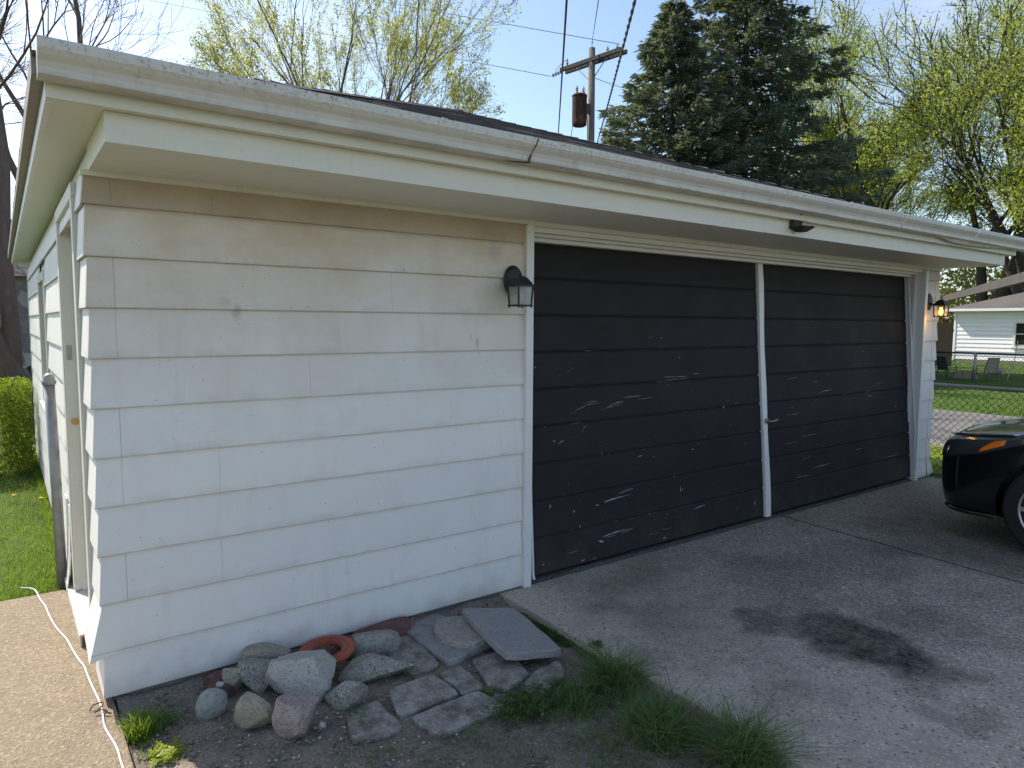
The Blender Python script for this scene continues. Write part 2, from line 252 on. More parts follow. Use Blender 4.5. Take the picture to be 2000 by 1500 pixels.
# ---------------------------------------------------------------- object helpers
def link(o): S.collection.objects.link(o); return o
def tag(o, label=None, cat=None, group=None, kind=None):
    if label: o['label'] = label
    if cat: o['category'] = cat
    if group: o['group'] = group
    if kind: o['kind'] = kind
    return o
def thing(name, loc, label=None, cat=None, group=None, kind=None):
    o = bpy.data.objects.new(name, None); o.empty_display_size = .1; o.location = loc; link(o); return tag(o, label, cat, group, kind)
def wloc(o):
    v = Vector((0, 0, 0))
    while o: v += o.location; o = o.parent
    return v
class MB:
    def __init__(s): s.v = []; s.f = []
    def add(s, vs, fs):
        n = len(s.v); s.v += [tuple(p) for p in vs]; s.f += [tuple(i+n for i in f) for f in fs]; return s
    def box(s, a, b):
        x0, y0, z0 = a; x1, y1, z1 = b
        return s.add([(x0, y0, z0), (x1, y0, z0), (x1, y1, z0), (x0, y1, z0), (x0, y0, z1), (x1, y0, z1), (x1, y1, z1), (x0, y1, z1)],
                     [(0, 3, 2, 1), (4, 5, 6, 7), (0, 1, 5, 4), (1, 2, 6, 5), (2, 3, 7, 6), (3, 0, 4, 7)])
    def bar(s, a, b, w, h, upv=(0, 0, 1)):
        a = Vector(a); b = Vector(b); d = (b-a).normalized(); u = Vector(upv); sd_ = d.cross(u).normalized(); u = sd_.cross(d)
        vs = [p+sd_*i*w/2+u*j*h/2 for p in (a, b) for i, j in ((-1, -1), (1, -1), (1, 1), (-1, 1))]
        return s.add(vs, [(0, 1, 2, 3), (7, 6, 5, 4), (0, 4, 5, 1), (1, 5, 6, 2), (2, 6, 7, 3), (3, 7, 4, 0)])
    def tube(s, pts, rad, n=6, cap=True):
        pts = [Vector(p) for p in pts]; k = len(pts)
        if not isinstance(rad, (list, tuple)): rad = [rad]*k
        vs = []; ref = None
        for i, p in enumerate(pts):
            d = (pts[min(i+1, k-1)]-pts[max(i-1, 0)]).normalized()
            if ref is None: ref = d.orthogonal().normalized()
            a = ref-d*ref.dot(d)
            if a.length < 1e-4: a = d.orthogonal()
            a.normalize(); ref = a; b = d.cross(a)
            for j in range(n):
                t = 2*math.pi*j/n; vs.append(p+(a*math.cos(t)+b*math.sin(t))*rad[i])
        fs = [(i*n+j, i*n+(j+1) % n, (i+1)*n+(j+1) % n, (i+1)*n+j) for i in range(k-1) for j in range(n)]
        if cap: fs += [tuple(range(n-1, -1, -1)), tuple((k-1)*n+j for j in range(n))]
        return s.add(vs, fs)
    def lathe(s, c, prof, n=16, axis='z'):
        c = Vector(c); vs = []
        for r, h in prof:
            for j in range(n):
                t = 2*math.pi*j/n; a, b = r*math.cos(t), r*math.sin(t)
                vs.append(c+(Vector((a, b, h)) if axis == 'z' else Vector((a, h, b)) if axis == 'y' else Vector((h, a, b))))
        k = len(prof)
        fs = [(i*n+j, i*n+(j+1) % n, (i+1)*n+(j+1) % n, (i+1)*n+j) for i in range(k-1) for j in range(n)]
        fs += [tuple(range(n-1, -1, -1)), tuple((k-1)*n+j for j in range(n))]
        return s.add(vs, fs)
    def prism(s, poly, z0, z1):
        n = len(poly); return s.add([(x, y, z0) for x, y in poly]+[(x, y, z1) for x, y in poly], [tuple(range(n-1, -1, -1)), tuple(range(n, 2*n))]+[(i, (i+1) % n, n+(i+1) % n, n+i) for i in range(n)])
    def build(s, name, mat, parent=None, smooth=False, bevel=0, world=True):
        me = bpy.data.meshes.new(name); off = wloc(parent) if (parent and world) else Vector((0, 0, 0))
        me.from_pydata([(x-off.x, y-off.y, z-off.z) for x, y, z in s.v], [], s.f)
        if bevel:
            bm = bmesh.new(); bm.from_mesh(me); bmesh.ops.recalc_face_normals(bm, faces=bm.faces)
            bmesh.ops.bevel(bm, geom=list(bm.edges), offset=bevel, segments=2, affect='EDGES', profile=.6); bm.to_mesh(me); bm.free()
        else:
            bm = bmesh.new(); bm.from_mesh(me); bmesh.ops.recalc_face_normals(bm, faces=bm.faces); bm.to_mesh(me); bm.free()
        if smooth: me.polygons.foreach_set('use_smooth', [True]*len(me.polygons))
        me.materials.append(mat); o = bpy.data.objects.new(name, me); link(o)
        if parent: o.parent = parent
        return o
def npmesh(name, V, nper, mat, parent=None, smooth=False):
    """V: (N, nper, 3) array of polygons"""
    N = V.shape[0]; me = bpy.data.meshes.new(name); off = wloc(parent) if parent else Vector((0, 0, 0))
    P = (V.reshape(-1, 3)-np.array(off)).astype(np.float32)
    me.vertices.add(N*nper); me.vertices.foreach_set('co', P.ravel()); me.loops.add(N*nper); me.polygons.add(N)
    me.loops.foreach_set('vertex_index', np.arange(N*nper, dtype=np.int32)); me.polygons.foreach_set('loop_start', np.arange(0, N*nper, nper, dtype=np.int32))
    me.update(calc_edges=True); me.validate()
    me.materials.append(mat); o = bpy.data.objects.new(name, me); link(o)
    if parent: o.parent = parent
    return o
def dup(root, loc=None):
    r = root.copy(); link(r)
    if loc is not None: r.location = loc
    for ch in list(root.children):
        c = ch.copy(); link(c); c.parent = r
        for g in ch.children:
            d = g.copy(); link(d); d.parent = c
    return r
rng = np.random.default_rng(7); random.seed(7)
U = random.uniform

# ---------------------------------------------------------------- ground
def sheet(name, x0, y0, x1, y1, z, mat, res=None, amp=0., fr=1.):
    if not res:
        o = MB().add([(x0, y0, z), (x1, y0, z), (x1, y1, z), (x0, y1, z)], [(0, 1, 2, 3)]).build(name, mat)
    else:
        nx = int((x1-x0)/res)+1; ny = int((y1-y0)/res)+1; vs = []
        for j in range(ny+1):
            for i in range(nx+1):
                x = x0+(x1-x0)*i/nx; y = y0+(y1-y0)*j/ny
                vs.append((x, y, z+amp*noise.fractal(Vector((x*fr, y*fr, 3.1)), 1., 2., 4)+(.05*math.exp(-(min(y, .0)/.09)**2) if name == 'planting_bed' else 0)))
        o = MB().add(vs, [(j*(nx+1)+i, j*(nx+1)+i+1, (j+1)*(nx+1)+i+1, (j+1)*(nx+1)+i) for j in range(ny) for i in range(nx)]).build(name, mat, smooth=True)
    return tag(o, kind='structure')
sheet('ground', -300, -300, 400, 400, -.16, GRS)
sheet('planting_bed', .025, -6, 2.02, .12, -.060, DIRT, .026, .017, 7)
lw = sheet('left_lawn', -14, 1.575, .0, 40, -.055, LAWN, .35, .02, 1.)
sheet('side_strip', 7.55, -10, 9.7, 30, -.06, LAWN, .3, .015, 2.)
sheet('right_lawn', 14.3, -40, 120, 70, -.08, LAWN, 2.5, .03, .3)
nd = MB().box((9.7, -40, -.3), (14.28, 60, -.03)).build('neighbor_driveway', NDRV); tag(nd, kind='structure')
sw = thing('sidewalk', (-.5, -.5, -.02), kind='structure')
for a, b in ((-6, -.95), (-.938, 1.565)): MB().box((-1.25, a, -.14), (.018, b, -.018)).build('concrete_slab', WALK, sw, bevel=.006)
# driveway slabs with open joints; front edge of the bed side stays a visible step
dw = thing('driveway', (4, -2, 0), kind='structure')
def slab(poly): MB().prism(poly, -.15, -.004).build('concrete_slab', DRIVE, dw, bevel=.008)
slab([(1.995, .06), (4.868, .06), (4.652, -2.6), (1.955, -2.6)])
slab([(4.894, .06), (7.53, .06), (7.53, -2.6), (4.678, -2.6)])
slab([(1.955, -2.612), (4.655, -2.612), (4.6, -7.5), (1.9, -7.5)])
slab([(4.667, -2.612), (7.53, -2.612), (7.53, -7.5), (4.612, -7.5)])
jb = MB()
for i in range(70):
    t = i/70; x = 4.881-.213*t+U(-.006, .006); y = .05-2.6*t
    jb.add([(x-.013+U(-.004, .004), y, -.009), (x+.013+U(-.004, .004), y, -.009), (x-.21/70+.013, y-2.6/70, -.009), (x-.21/70-.013, y-2.6/70, -.009)], [(0, 1, 2, 3)])
tag(jb.build('joint_dirt', simple('joint_grime', (.012, .010, .008), .95), dw), kind='stuff')

# ---------------------------------------------------------------- garage
E = .2032; XM, XR, XR2, D = 2.165, 7.205, 7.505, 6.78
G = thing('garage', (3.7, 3.3, 0), 'white lap-sided garage with wide charcoal sliding doors and grey shingle hip roof', 'garage')
core = MB(); core.box((.012, .012, .0), (XM+.03, .05, 2.24)); core.box((XR-.02, .012, 0), (XR2-.01, .05, 2.24)); core.box((.02, D-.1, 0), (XR2-.01, D-.01, 2.24))
core.box((.012, .05, 0), (.10, .37, 2.24)); core.box((.012, 1.27, 0), (.10, 3.12, 2.24)); core.box((.012, 3.98, 0), (.10, D-.1, 2.24)); core.box((.012, .37, 2.075), (.10, 1.27, 2.24)); core.box((.012, 3.12, 1.9), (.10, 3.98, 2.24)); core.box((.012, 3.12, 0), (.10, 3.98, .95))
core.box((XR2-.1, .05, 0), (XR2-.012, D-.1, 2.24)); core.build('wall', TRIM, G)
for a_, b_ in (((.02, .004, -.2), (XM+.04, .2, .004)), ((XR-.02, .004, -.2), (XR2-.01, .2, .004)), ((.02, .2, -.2), (.2, D, .004)), ((XR2-.15, .2, -.2), (XR2-.02, D, .004))): MB().box(a_, b_).build('foundation', FOUND, G)
tag(MB().box((.1, .3, -.03), (XR2-.1, D-.1, -.006)).build('floor', FOUND, G))
OUT, INN = .020, .006
def course(i):
    zb = (10-i)*E if i < 10 else .011
    zt = min((10-i)*E+E+.012, 2.165) if i < 10 else E+.012
    return zb, zt
def fboard(x0, x1, i, sgn=-1, y0=0., wob=.0015):
    """lap board on a wall facing -Y"""
    zb, zt = course(i); n = max(1, int((x1-x0)/.3)); mb = MB(); vs = []
    for k in range(n+1):
        x = x0+(x1-x0)*k/n; e = wob*noise.noise(Vector((x*2.1, i*3.3, 0))); dz = .0012*noise.noise(Vector((x*1.7, i*5.1, 4)))
        vs += [(x, y0-OUT+e, zb+dz), (x, y0-INN, zt), (x, y0+.004, zt), (x, y0-OUT+.011+e, zb+dz)]
    fs = [(4*k+j, 4*k+(j+1) % 4, 4*k+4+(j+1) % 4, 4*k+4+j) for k in range(n) for j in range(4)]+[(3, 2, 1, 0), (4*n, 4*n+1, 4*n+2, 4*n+3)]
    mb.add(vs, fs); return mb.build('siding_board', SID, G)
def sboard(ya, yb, i, x0=0., side=-1):
    zb, zt = course(i); n = max(1, int((yb-ya)/.3)); mb = MB(); vs = []
    for k in range(n+1):
        y = ya+(yb-ya)*k/n; e = .0035*noise.noise(Vector((y*2.3, i*2.7, 9)))
        vs += [(x0+side*(OUT+e), y, zb), (x0+side*INN, y, zt), (x0-side*.004, y, zt), (x0+side*(OUT-.011+e), y, zb)]
    fs = [(4*k+j, 4*k+(j+1) % 4, 4*k+4+(j+1) % 4, 4*k+4+j) for k in range(n) for j in range(4)]+[(3, 2, 1, 0), (4*n, 4*n+1, 4*n+2, 4*n+3)]
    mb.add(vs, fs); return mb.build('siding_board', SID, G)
def corner(i, x, side, yend, width, sx=0., sz=0., gap=.0):
    """folded corner piece: front leg then side leg"""
    zb, zt = course(i); o2, i2 = OUT+.0015, INN+.001
    def ring(o, z, dx=0., dz=0.):
        return [(x-side*(width-(.020 if dx > .04 else 0)), -o, z), (x+side*(o+dx), -o-abs(dx)*.2, z+dz), (x+side*(o+dx*.8), yend, z+dz)]
    a = ring(o2, zb, sx, sz); b = ring(i2, zt); c = ring(i2-.006, zt); d = ring(o2-.010, zb, sx, sz)
    vs = a+b+c+d; fs = []
    for s0, s1 in ((0, 3), (3, 6), (6, 9), (9, 0)):
        for k in (0, 1): fs.append((s0+k, s0+k+1, s1+k+1, s1+k))
    fs += [(0, 3, 6, 9), (2, 5, 8, 11)]
    return MB().add(vs, fs).build('corner_piece', SID, G)
seams = {0: .462, 2: 1.314, 4: .883, 6: .461, 8: .46}
for i in range(11):
    xe = XM-.004-.0010*i*(i < 10)
    a = (.0813, .0806, .0817)[i % 3] if i != 9 else .0575
    if i in seams: fboard(a, seams[i]-.0004, i); fboard(seams[i]+.0004, xe, i)
    else: fboard(a, xe, i)
    if i == 9: corner(i, 0, -1, .29, .0805, .045, -.028); 
    else: corner(i, 0, -1, .29, .0805)
    fboard(XR+.012+.0006*i, XR2-.082 + (.02 if i == 10 else 0), i)
    if i < 10: corner(i, XR2, 1, .30, .0795)
    else: tag(corner(i, XR2, 1, .30, .05, .05, .03), 'torn corner piece curling away at the slab')
    # left wall
    if i > 0:
        sboard(1.372, 3.05 if i in (1, 2, 3, 4, 5, 6) else D, i)
        if i in (1, 2, 3, 4, 5, 6): sboard(4.05, D, i)
    else:
        sboard(.31, 3.6, i); sboard(3.602, D, i)
    sboard(.3, D, i, XR2, 1)
for z in (0,): fboard_back = None
MB().box((-.02, D-.02, 0), (XR2+.02, D+.015, 2.2)).build('back_wall', SID, G)
# side door recess (left wall)
sdr = MB().box((.085, .39, .05), (.12, 1.26, 2.07)).build('side_door', JAMB, G)
MB().tube([(.07, 1.17, 1.0), (.04, 1.17, 1.0)], .022, 10).build('door_knob', BRASS, sdr)
MB().box((-.030, .295, .06), (.012, .372, 2.10)).build('door_casing', JAMB, G)
MB().box((-.028, 1.275, .06), (.012, 1.362, 2.10)).build('door_casing', JAMB, G)
MB().box((-.030, .295, 2.102), (.012, 1.362, 2.16)).build('door_casing', JAMB, G)
fj = MB().box((-.022, 1.252, .13), (.084, 1.273, 2.08)).build('door_jamb', JAMB, G)
MB().box((.03, 1.235, .15), (.06, 1.2515, 2.07)).build('door_stop', JAMB, G)
MB().box((-.012, 1.247, 1.36), (.012, 1.2515, 1.44)).build('strike_plate', GALV, G); MB().lathe((.012, 1.249, 1.02), [(.001, -.004), (.02, -.003), (.016, .001)], 10, 'y').build('brass_strike', BRASS, G)
MB().box((-.02, .374, .05), (.084, .39, 2.08)).build('door_jamb', JAMB, G)
th = MB(); n = 14; vs = []
for k in range(n+1):
    y = .64+.95*k/n; vs += [(-.055+U(-.003, .003), y, -.012), (-.055+U(-.002, .002), y, .045+U(-.003, .002)), (.05, y, .06), (.05, y, -.012)]
th.add(vs, [(4*k+j, 4*k+(j+1) % 4, 4*k+4+(j+1) % 4, 4*k+4+j) for k in range(n) for j in range(4)]+[(3, 2, 1, 0), (4*n, 4*n+1, 4*n+2, 4*n+3)]); th.build('door_sill', m_trim('flaking_sill_paint', (.60, .56, .48), .9), G)
MB().box((-.045, .632, -.008), (.03, .6395, .035)).build('sill_end_grain', RUST, G)
# window on left wall
wn = MB().box((.06, 3.12, .95), (.075, 3.98, 1.88)).build('window', WINGL, G)
for a, b in (((-.025, 3.05, .88), (.012, 3.118, 1.95)), ((-.025, 3.98, .88), (.012, 4.048, 1.95)), ((-.024, 3.118, 1.885), (.012, 3.98, 1.95)), ((-.05, 3.05, .84), (.05, 4.05, .878))): MB().box(a, b).build('window_frame', JAMB, wn)
MB().box((-.02, 3.962, .95), (.06, 3.979, 1.884)).build('window_jamb', JAMB, wn); MB().box((.05, 3.12, 1.40), (.059, 3.96, 1.43)).build('window_rail', JAMB, wn)
# curling lower panel beside the side door
cp = MB(); vs = []
for k in range(9):
    z = .02+.5*k/8; c = .035*math.exp(-((z-.02)/.18)); vs += [(-.026-c, 1.38, z), (-.027-c*.4, 1.75, z)]
cp.add(vs, [(2*k, 2*k+1, 2*k+3, 2*k+2) for k in range(8)]); cpo = cp.build('loose_siding_panel', SID, G); cpo.modifiers.new('s', 'SOLIDIFY').thickness = .004

# frieze, opening trim
MB().box((-.02, -.033, 2.140), (XM, -.001, 2.160)).build('frieze_board', SOF, G)
MB().box((XM, -.036, 2.135), (XR2+.01, -.001, 2.160)).build('frieze_board', SOF, G)
MB().box((XM-.01, -.0385, .0), (XM+.042, .03, 2.1345)).build('door_casing', TRIM, G)
MB().box((XR-.045, -.0365, 0), (XR+.006, .02, 2.1345)).build('door_casing', TRIM, G)
MB().box((XM+.042, .0, 2.106), (XR-.045, .05, 2.158)).build('header_trim', TRIM, G)
MB().box((XM+.042, .05, 2.088), (XR-.045, .10, 2.157)).build('header_trim', SOF, G)
MB().box((XM+.042, .10, 2.066), (XR-.045, .158, 2.156)).build('header_trim', TRIM, G)
MB().box((XM+.042, .0, 2.157), (XR-.045, .26, 2.2)).build('header_trim', TRIM, G)
MB().box((XM+.0, .0305, 0), (XM+.045, .26, 2.156)).build('door_jamb', TRIM, G)
MB().box((XR-.0450, .0205, 0), (XR-.022, .26, 2.156)).build('door_jamb', TRIM, G)
MB().box((XR-.062, .055, 0.02), (XR-.0455, .075, 2.1)).build('door_stop', TRIM, G)
MB().tube([(XM+.05, .03, 2.07), (XM+.05, .012, 1.2), (XM+.052, -.005, .7), (XM+.072, -.018, .06), (XM+.078, -.02, .03)], .009, 6).build('weather_strip', TRIM, G)
MB().tube([(XR-.075, .12, 2.07), (XR-.064, .05, 1.2), (XR-.052, -.012, .5), (XR-.046, -.018, .03)], .006, 6).build('weather_strip', TRIM, G)
# tilted sliding doors built from grooved boards
ZT, ZB, YT, YB = 2.085, .03, .178, .010
def dy(z): return YB+(YT-YB)*(z-ZB)/(ZT-ZB)
nB = 9; bh = (ZT-ZB)/nB
chip = {}
for nm, x0, x1, lab in (('garage_door', XM+.046, 4.632, 'charcoal garage door left of the white strip, heavily scratched'), ('garage_door', 4.702, XR-.046, 'charcoal garage door right of the white strip')):
    gd = thing(nm, (x0-G.location.x, -G.location.y, 0)); gd.parent = G; gd['label'] = lab
    MB().add([(x0, dy(ZB)+.012, ZB+.004), (x1, dy(ZB)+.012, ZB+.004), (x1, dy(ZT)+.012, ZT), (x0, dy(ZT)+.012, ZT), (x0, dy(ZB)+.04, ZB), (x1, dy(ZB)+.04, ZB), (x1, dy(ZT)+.04, ZT), (x0, dy(ZT)+.04, ZT)],
             [(0, 1, 2, 3), (7, 6, 5, 4), (0, 4, 5, 1), (3, 2, 6, 7), (0, 3, 7, 4), (1, 5, 6, 2)]).build('door_back', DOOR, gd)
    for k in range(nB):
        za = ZB+k*bh; zb_ = za+bh; prof = [(za+.002, .010), (za+.004, .002), (za+.012, -.001), (zb_-.014, -.001), (zb_-.007, .004), (zb_-.002, .010)]
        n = 10; vs = []
        for j in range(n+1):
            x = x0+(x1-x0)*j/n; e = .0012*noise.noise(Vector((x*1.7, k*2.2, 1)))
            vs += [(x, dy(z)+o+e, z) for z, o in prof]
        p = len(prof); fs = [(p*j+q, p*j+(q+1) % p, p*(j+1)+(q+1) % p, p*(j+1)+q) for j in range(n) for q in range(p)]+[tuple(range(p-1, -1, -1)), tuple(p*n+q for q in range(p))]
        MB().add(vs, fs).build('door_board', DOOR, gd)
    chip[x0] = gd
# flaked paint and scratches: (x, z, length, height, slope)
CH = simple('bare_primer', (.30, .295, .29), .8, 0, .2, 60)
def chips(gd, lst):
    mb = MB()
    for x, z, l, h, sl in lst:
        n = max(2, int(l/.03)); pts = []
        for k in range(n+1):
            t = k/n; hh = h*.75*(.12+.88*math.sin(math.pi*(.04+.92*t)))*U(.25, 1.25); xx = x+l*t; zz = z+sl*l*t+U(-.001, .001)+sl*.25*l*math.sin(math.pi*t)
            pts.append((xx, zz, hh))
        vs = []
        for xx, zz, hh in pts:
            kk = (zz-ZB) % bh; off = -.0022 if kk > .012 and kk < bh-.024 else .0005
            vs += [(xx, dy(zz)+off, zz-hh/2), (xx, dy(zz)+off, zz+hh/2)]
        mb.add(vs, [(2*k, 2*k+2, 2*k+3, 2*k+1) for k in range(len(pts)-1)])
    tag(mb.build('paint_flake', CH, gd), kind='stuff')
def lpx(u, v):     # fractions of the left door, measured on the photograph, as metres on the door
    return XM+.05+(4.632-XM-.05)*u, ZB+(ZT-ZB)*v
ll = []
for u, v, l, h, s_ in ((.26, .07, .25, .012, .06), (.27, .066, .1, .006, 0), (.33, .068, .12, .006, .1), (.245, .062, .05, .02, -.3), (.29, .185, .2, .01, .02), (.33, .198, .14, .012, .12), (.27, .18, .12, .014, .06), (.24, .175, .03, .014, 0),
        (.17, .475, .24, .0045, .22), (.21, .50, .12, .005, .1), (.27, .475, .22, .0045, .12), (.30, .485, .15, .007, .16), (.42, .50, .15, .004, .03), (.36, .51, .18, .005, .02), (.52, .555, .3, .006, .03), (.53, .57, .25, .006, -.02), (.56, .545, .2, .004, 0), (.66, .575, .08, .005, 0),
        (.44, .04, .12, .003, 0), (.50, .045, .1, .003, 0), (.64, .09, .14, .009, .1), (.7, .1, .04, .012, 0), (.5, .05, .01, .01, 0), (.95, .06, .012, .05, 0), (.59, .17, .02, .012, 0), (.585, .17, .006, .10, 0), (.52, .095, .012, .015, 0), (.05, .03, .012, .04, 0), (.13, .045, .10, .004, 0),
        (.67, .32, .14, .006, .05), (.64, .305, .04, .006, 0), (.41, .31, .05, .008, 0), (.47, .30, .03, .006, 0), (.02, .40, .03, .02, 0), (.12, .385, .04, .025, .4), (.20, .41, .05, .012, .9), (.03, .545, .05, .02, 0), (.1, .395, .02, .015, 0), (.05, .62, .012, .02, 0), (.6, .635, .012, .03, 0), (.52, .705, .03, .008, 0), (.47, .705, .05, .005, 0), (.08, .2, .012, .025, 0), (.16, .17, .012, .02, 0), (.18, .12, .006, .05, .2), (.15, .115, .01, .02, 0), (.27, .335, .006, .05, 0), (.16, .44, .1, .003, .05), (.5, .015, .04, .02, 0), (.18, .012, .03, .012, 0), (.22, .008, .04, .01, 0), (.8, .44, .03, .02, .5), (.86, .455, .06, .004, 0)):
    x, z = lpx(u, v); ll.append((x, z, l, h, s_))
for k in range(45):
    u, v = U(.01, .99), U(.01, .66); x, z = lpx(u, v); 
    if random.random() < .5: z = ZB+bh*round((z-ZB)/bh)+U(-.008, .012)
    ll.append((min(x, 4.5), max(z, .04), U(.006, .05), U(.002, .005), U(-.1, .1)))
chips(chip[XM+.046], ll)
lr = []
for k in range(28):
    x, z = U(4.72, 7.0), ZB+(U(.01, .68))*(ZT-ZB); lr.append((x, z, U(.008, .07) if random.random() < .8 else U(.1, .22), U(.002, .005), U(-.12, .2)))
for x, z, l, h, s_ in ((5.35, .33, .3, .008, .04), (5.1, .28, .2, .006, 0), (5.5, .98, .22, .008, .08), (5.4, 1.08, .1, .005, 0), (5.2, .62, .25, .006, .03), (6.1, .42, .12, .008, 0), (6.3, .95, .14, .006, -.4), (6.28, .90, .12, .006, .5), (6.6, .28, .3, .006, .03), (5.0, .82, .2, .004, 0)): lr.append((x, z, l, h, s_))
chips(chip[4.702], lr)
cs = MB(); vs = []
for k in range(13):
    z = ZB-.005+(ZT-ZB)*k/12; x = 4.634+.006*math.sin(k*.7); w_ = .062+.006*math.sin(k*1.3); vs += [(x, dy(z)-.022, z), (x+w_, dy(z)-.022, z), (x+w_, dy(z)+.01, z), (x, dy(z)+.01, z)]
cs.add(vs, [(4*k+j, 4*k+(j+1) % 4, 4*k+4+(j+1) % 4, 4*k+4+j) for k in range(12) for j in range(4)]+[(3, 2, 1, 0), (48, 49, 50, 51)]); cs.build('center_strip', TRIM, G)
hd = MB(); hd.lathe((4.675, dy(.80)-.022, .80), [(.022, -.012), (.022, .0)], 12, 'y'); hd.tube([(4.675, dy(.8)-.03, .80), (4.677, dy(.8)-.06, .80), (4.72, dy(.8)-.07, .803), (4.765, dy(.8)-.068, .81)], [.008, .008, .009, .007], 8); hd.build('door_handle', GALV, G, smooth=True)
ts = MB(); n = 60; vs = []
for k in range(n+1):
    x = XM+.046+(XR-.092-XM)*k/n; vs += [(x, -.012+U(-.006, .004), -.003), (x, .012, .010+U(-.004, .004)), (x, .05, .012)]
ts.add(vs, [(3*k+j, 3*k+j+1, 3*k+4+j, 3*k+3+j) for k in range(n) for j in (0, 1)]); ts.build('threshold_crack', m_ground('threshold_grime', (.05, .045, .04), (.12, .11, .1), (.17, .16, .14), 8, 60), G)

# eaves
XL, XRR, YF, YK = -.152, 7.657, -.62, 7.30
MB().box((XL+.018, YF+.02, 2.262), (XRR-.018, YK-.02, 2.275)).build('soffit', SOF, G)
for a_, b_, o_ in ((.008, 3.658, 0), (3.660, XR2+.06, .0012)): MB().box((a_, -.563+o_, 2.160+o_), (b_, -.002, 2.2615)).build('boxed_eave', SOF, G, bevel=.002)
for a_, b_ in ((XL, 2.898), (2.900, 5.518), (5.520, XRR)): MB().box((a_, YF+(.001 if a_ > 0 and a_ < 5 else 0), 2.258), (b_, YF+.02, 2.385)).build('fascia', SOF, G)
MB().box((XL, YF+.0205, 2.256), (XL+.018, YK, 2.312)).build('fascia', TRIM, G); MB().box((XRR-.018, YF+.0205, 2.256), (XRR, YK, 2.385)).build('fascia', TRIM, G); MB().box((XL+.0185, YK-.02, 2.256), (XRR-.0185, YK, 2.385)).build('fascia', SOF, G)
MB().box((XL-.034, YF-.02, 2.316), (XL+.012, YK+.01, 2.380)).build('drip_edge', DRIP, G)
gp = [(-.636, 2.392), (-.636, 2.298), (-.695, 2.298), (-.705, 2.302), (-.707, 2.322), (-.716, 2.338), (-.733, 2.352), (-.745, 2.366), (-.748, 2.384), (-.748, 2.396), (-.738, 2.396), (-.738, 2.388), (-.739, 2.370), (-.70, 2.335), (-.69, 2.305), (-.642, 2.304), (-.642, 2.392)]
def gutter(x0, x1, sag=0., tail=0.):
    n = max(2, int((x1-x0)/.4)); vs = []; p = len(gp)
    for k in range(n+1):
        x = x0+(x1-x0)*k/n; e = .003*noise.noise(Vector((x*1.3, 0, 7))); vs += [(x, y+e*.7, z+e-tail*max(0, (x-6.2))*0) for y, z in gp]
    fs = [(p*k+j, p*k+(j+1) % p, p*(k+1)+(j+1) % p, p*(k+1)+j) for k in range(n) for j in range(p)]+[tuple(range(p-1, -1, -1)), tuple(p*n+j for j in range(p))]
    return MB().add(vs, fs).build('gutter', GUT, G)
gutter(-.172, 1.668); gutter(1.670, 5.15); gutter(5.156, 6.45); gutter(6.456, 8.6 if False else 7.80)
MB().add([(-.1735, y, z) for y, z in gp[:10]]+[(-.170, y, z) for y, z in gp[:10]], [tuple(range(9, -1, -1)), tuple(range(10, 20))]+[(i, (i+1) % 10, 10+(i+1) % 10, 10+i) for i in range(10)]).build('gutter_end_cap', GUT, G)
MB().add([(7.8, y, z) for y, z in gp[:10]]+[(7.804, y, z) for y, z in gp[:10]], [tuple(range(9, -1, -1)), tuple(range(10, 20))]+[(i, (i+1) % 10, 10+(i+1) % 10, 10+i) for i in range(10)]).build('gutter_end_cap', GUT, G)
sm = MB(); sm.tube([(1.672, -.749, 2.392), (1.664, -.742, 2.364), (1.662, -.712, 2.335), (1.652, -.709, 2.305), (1.66, -.70, 2.296), (1.62, -.68, 2.296), (1.55, -.66, 2.296)], [.004, .005, .003, .006, .005, .004, .001], 5); sm.build('gutter_seam_caulk', simple('dark_caulk', (.06, .05, .04), .8), G)
for x in (1.18, 2.9, 4.35, 5.6, 6.9): MB().box((x, -.752, 2.385), (x+.02, -.640, 2.3985)).build('gutter_strap', GUT, G)
bt = MB(); vs = []   # torn strip hanging under the gutter at the far end
for k in range(9):
    t = k/8; x = 5.9+1.7*t; vs += [(x, -.668, 2.30), (x, -.655, 2.30-.028*math.sin(math.pi*min(1, t*1.2)**.7)-.002)]
bt.add(vs, [(2*k, 2*k+1, 2*k+3, 2*k+2) for k in range(8)]); o = bt.build('sagging_flashing', GUT, G); o.modifiers.new('s', 'SOLIDIFY').thickness = .003
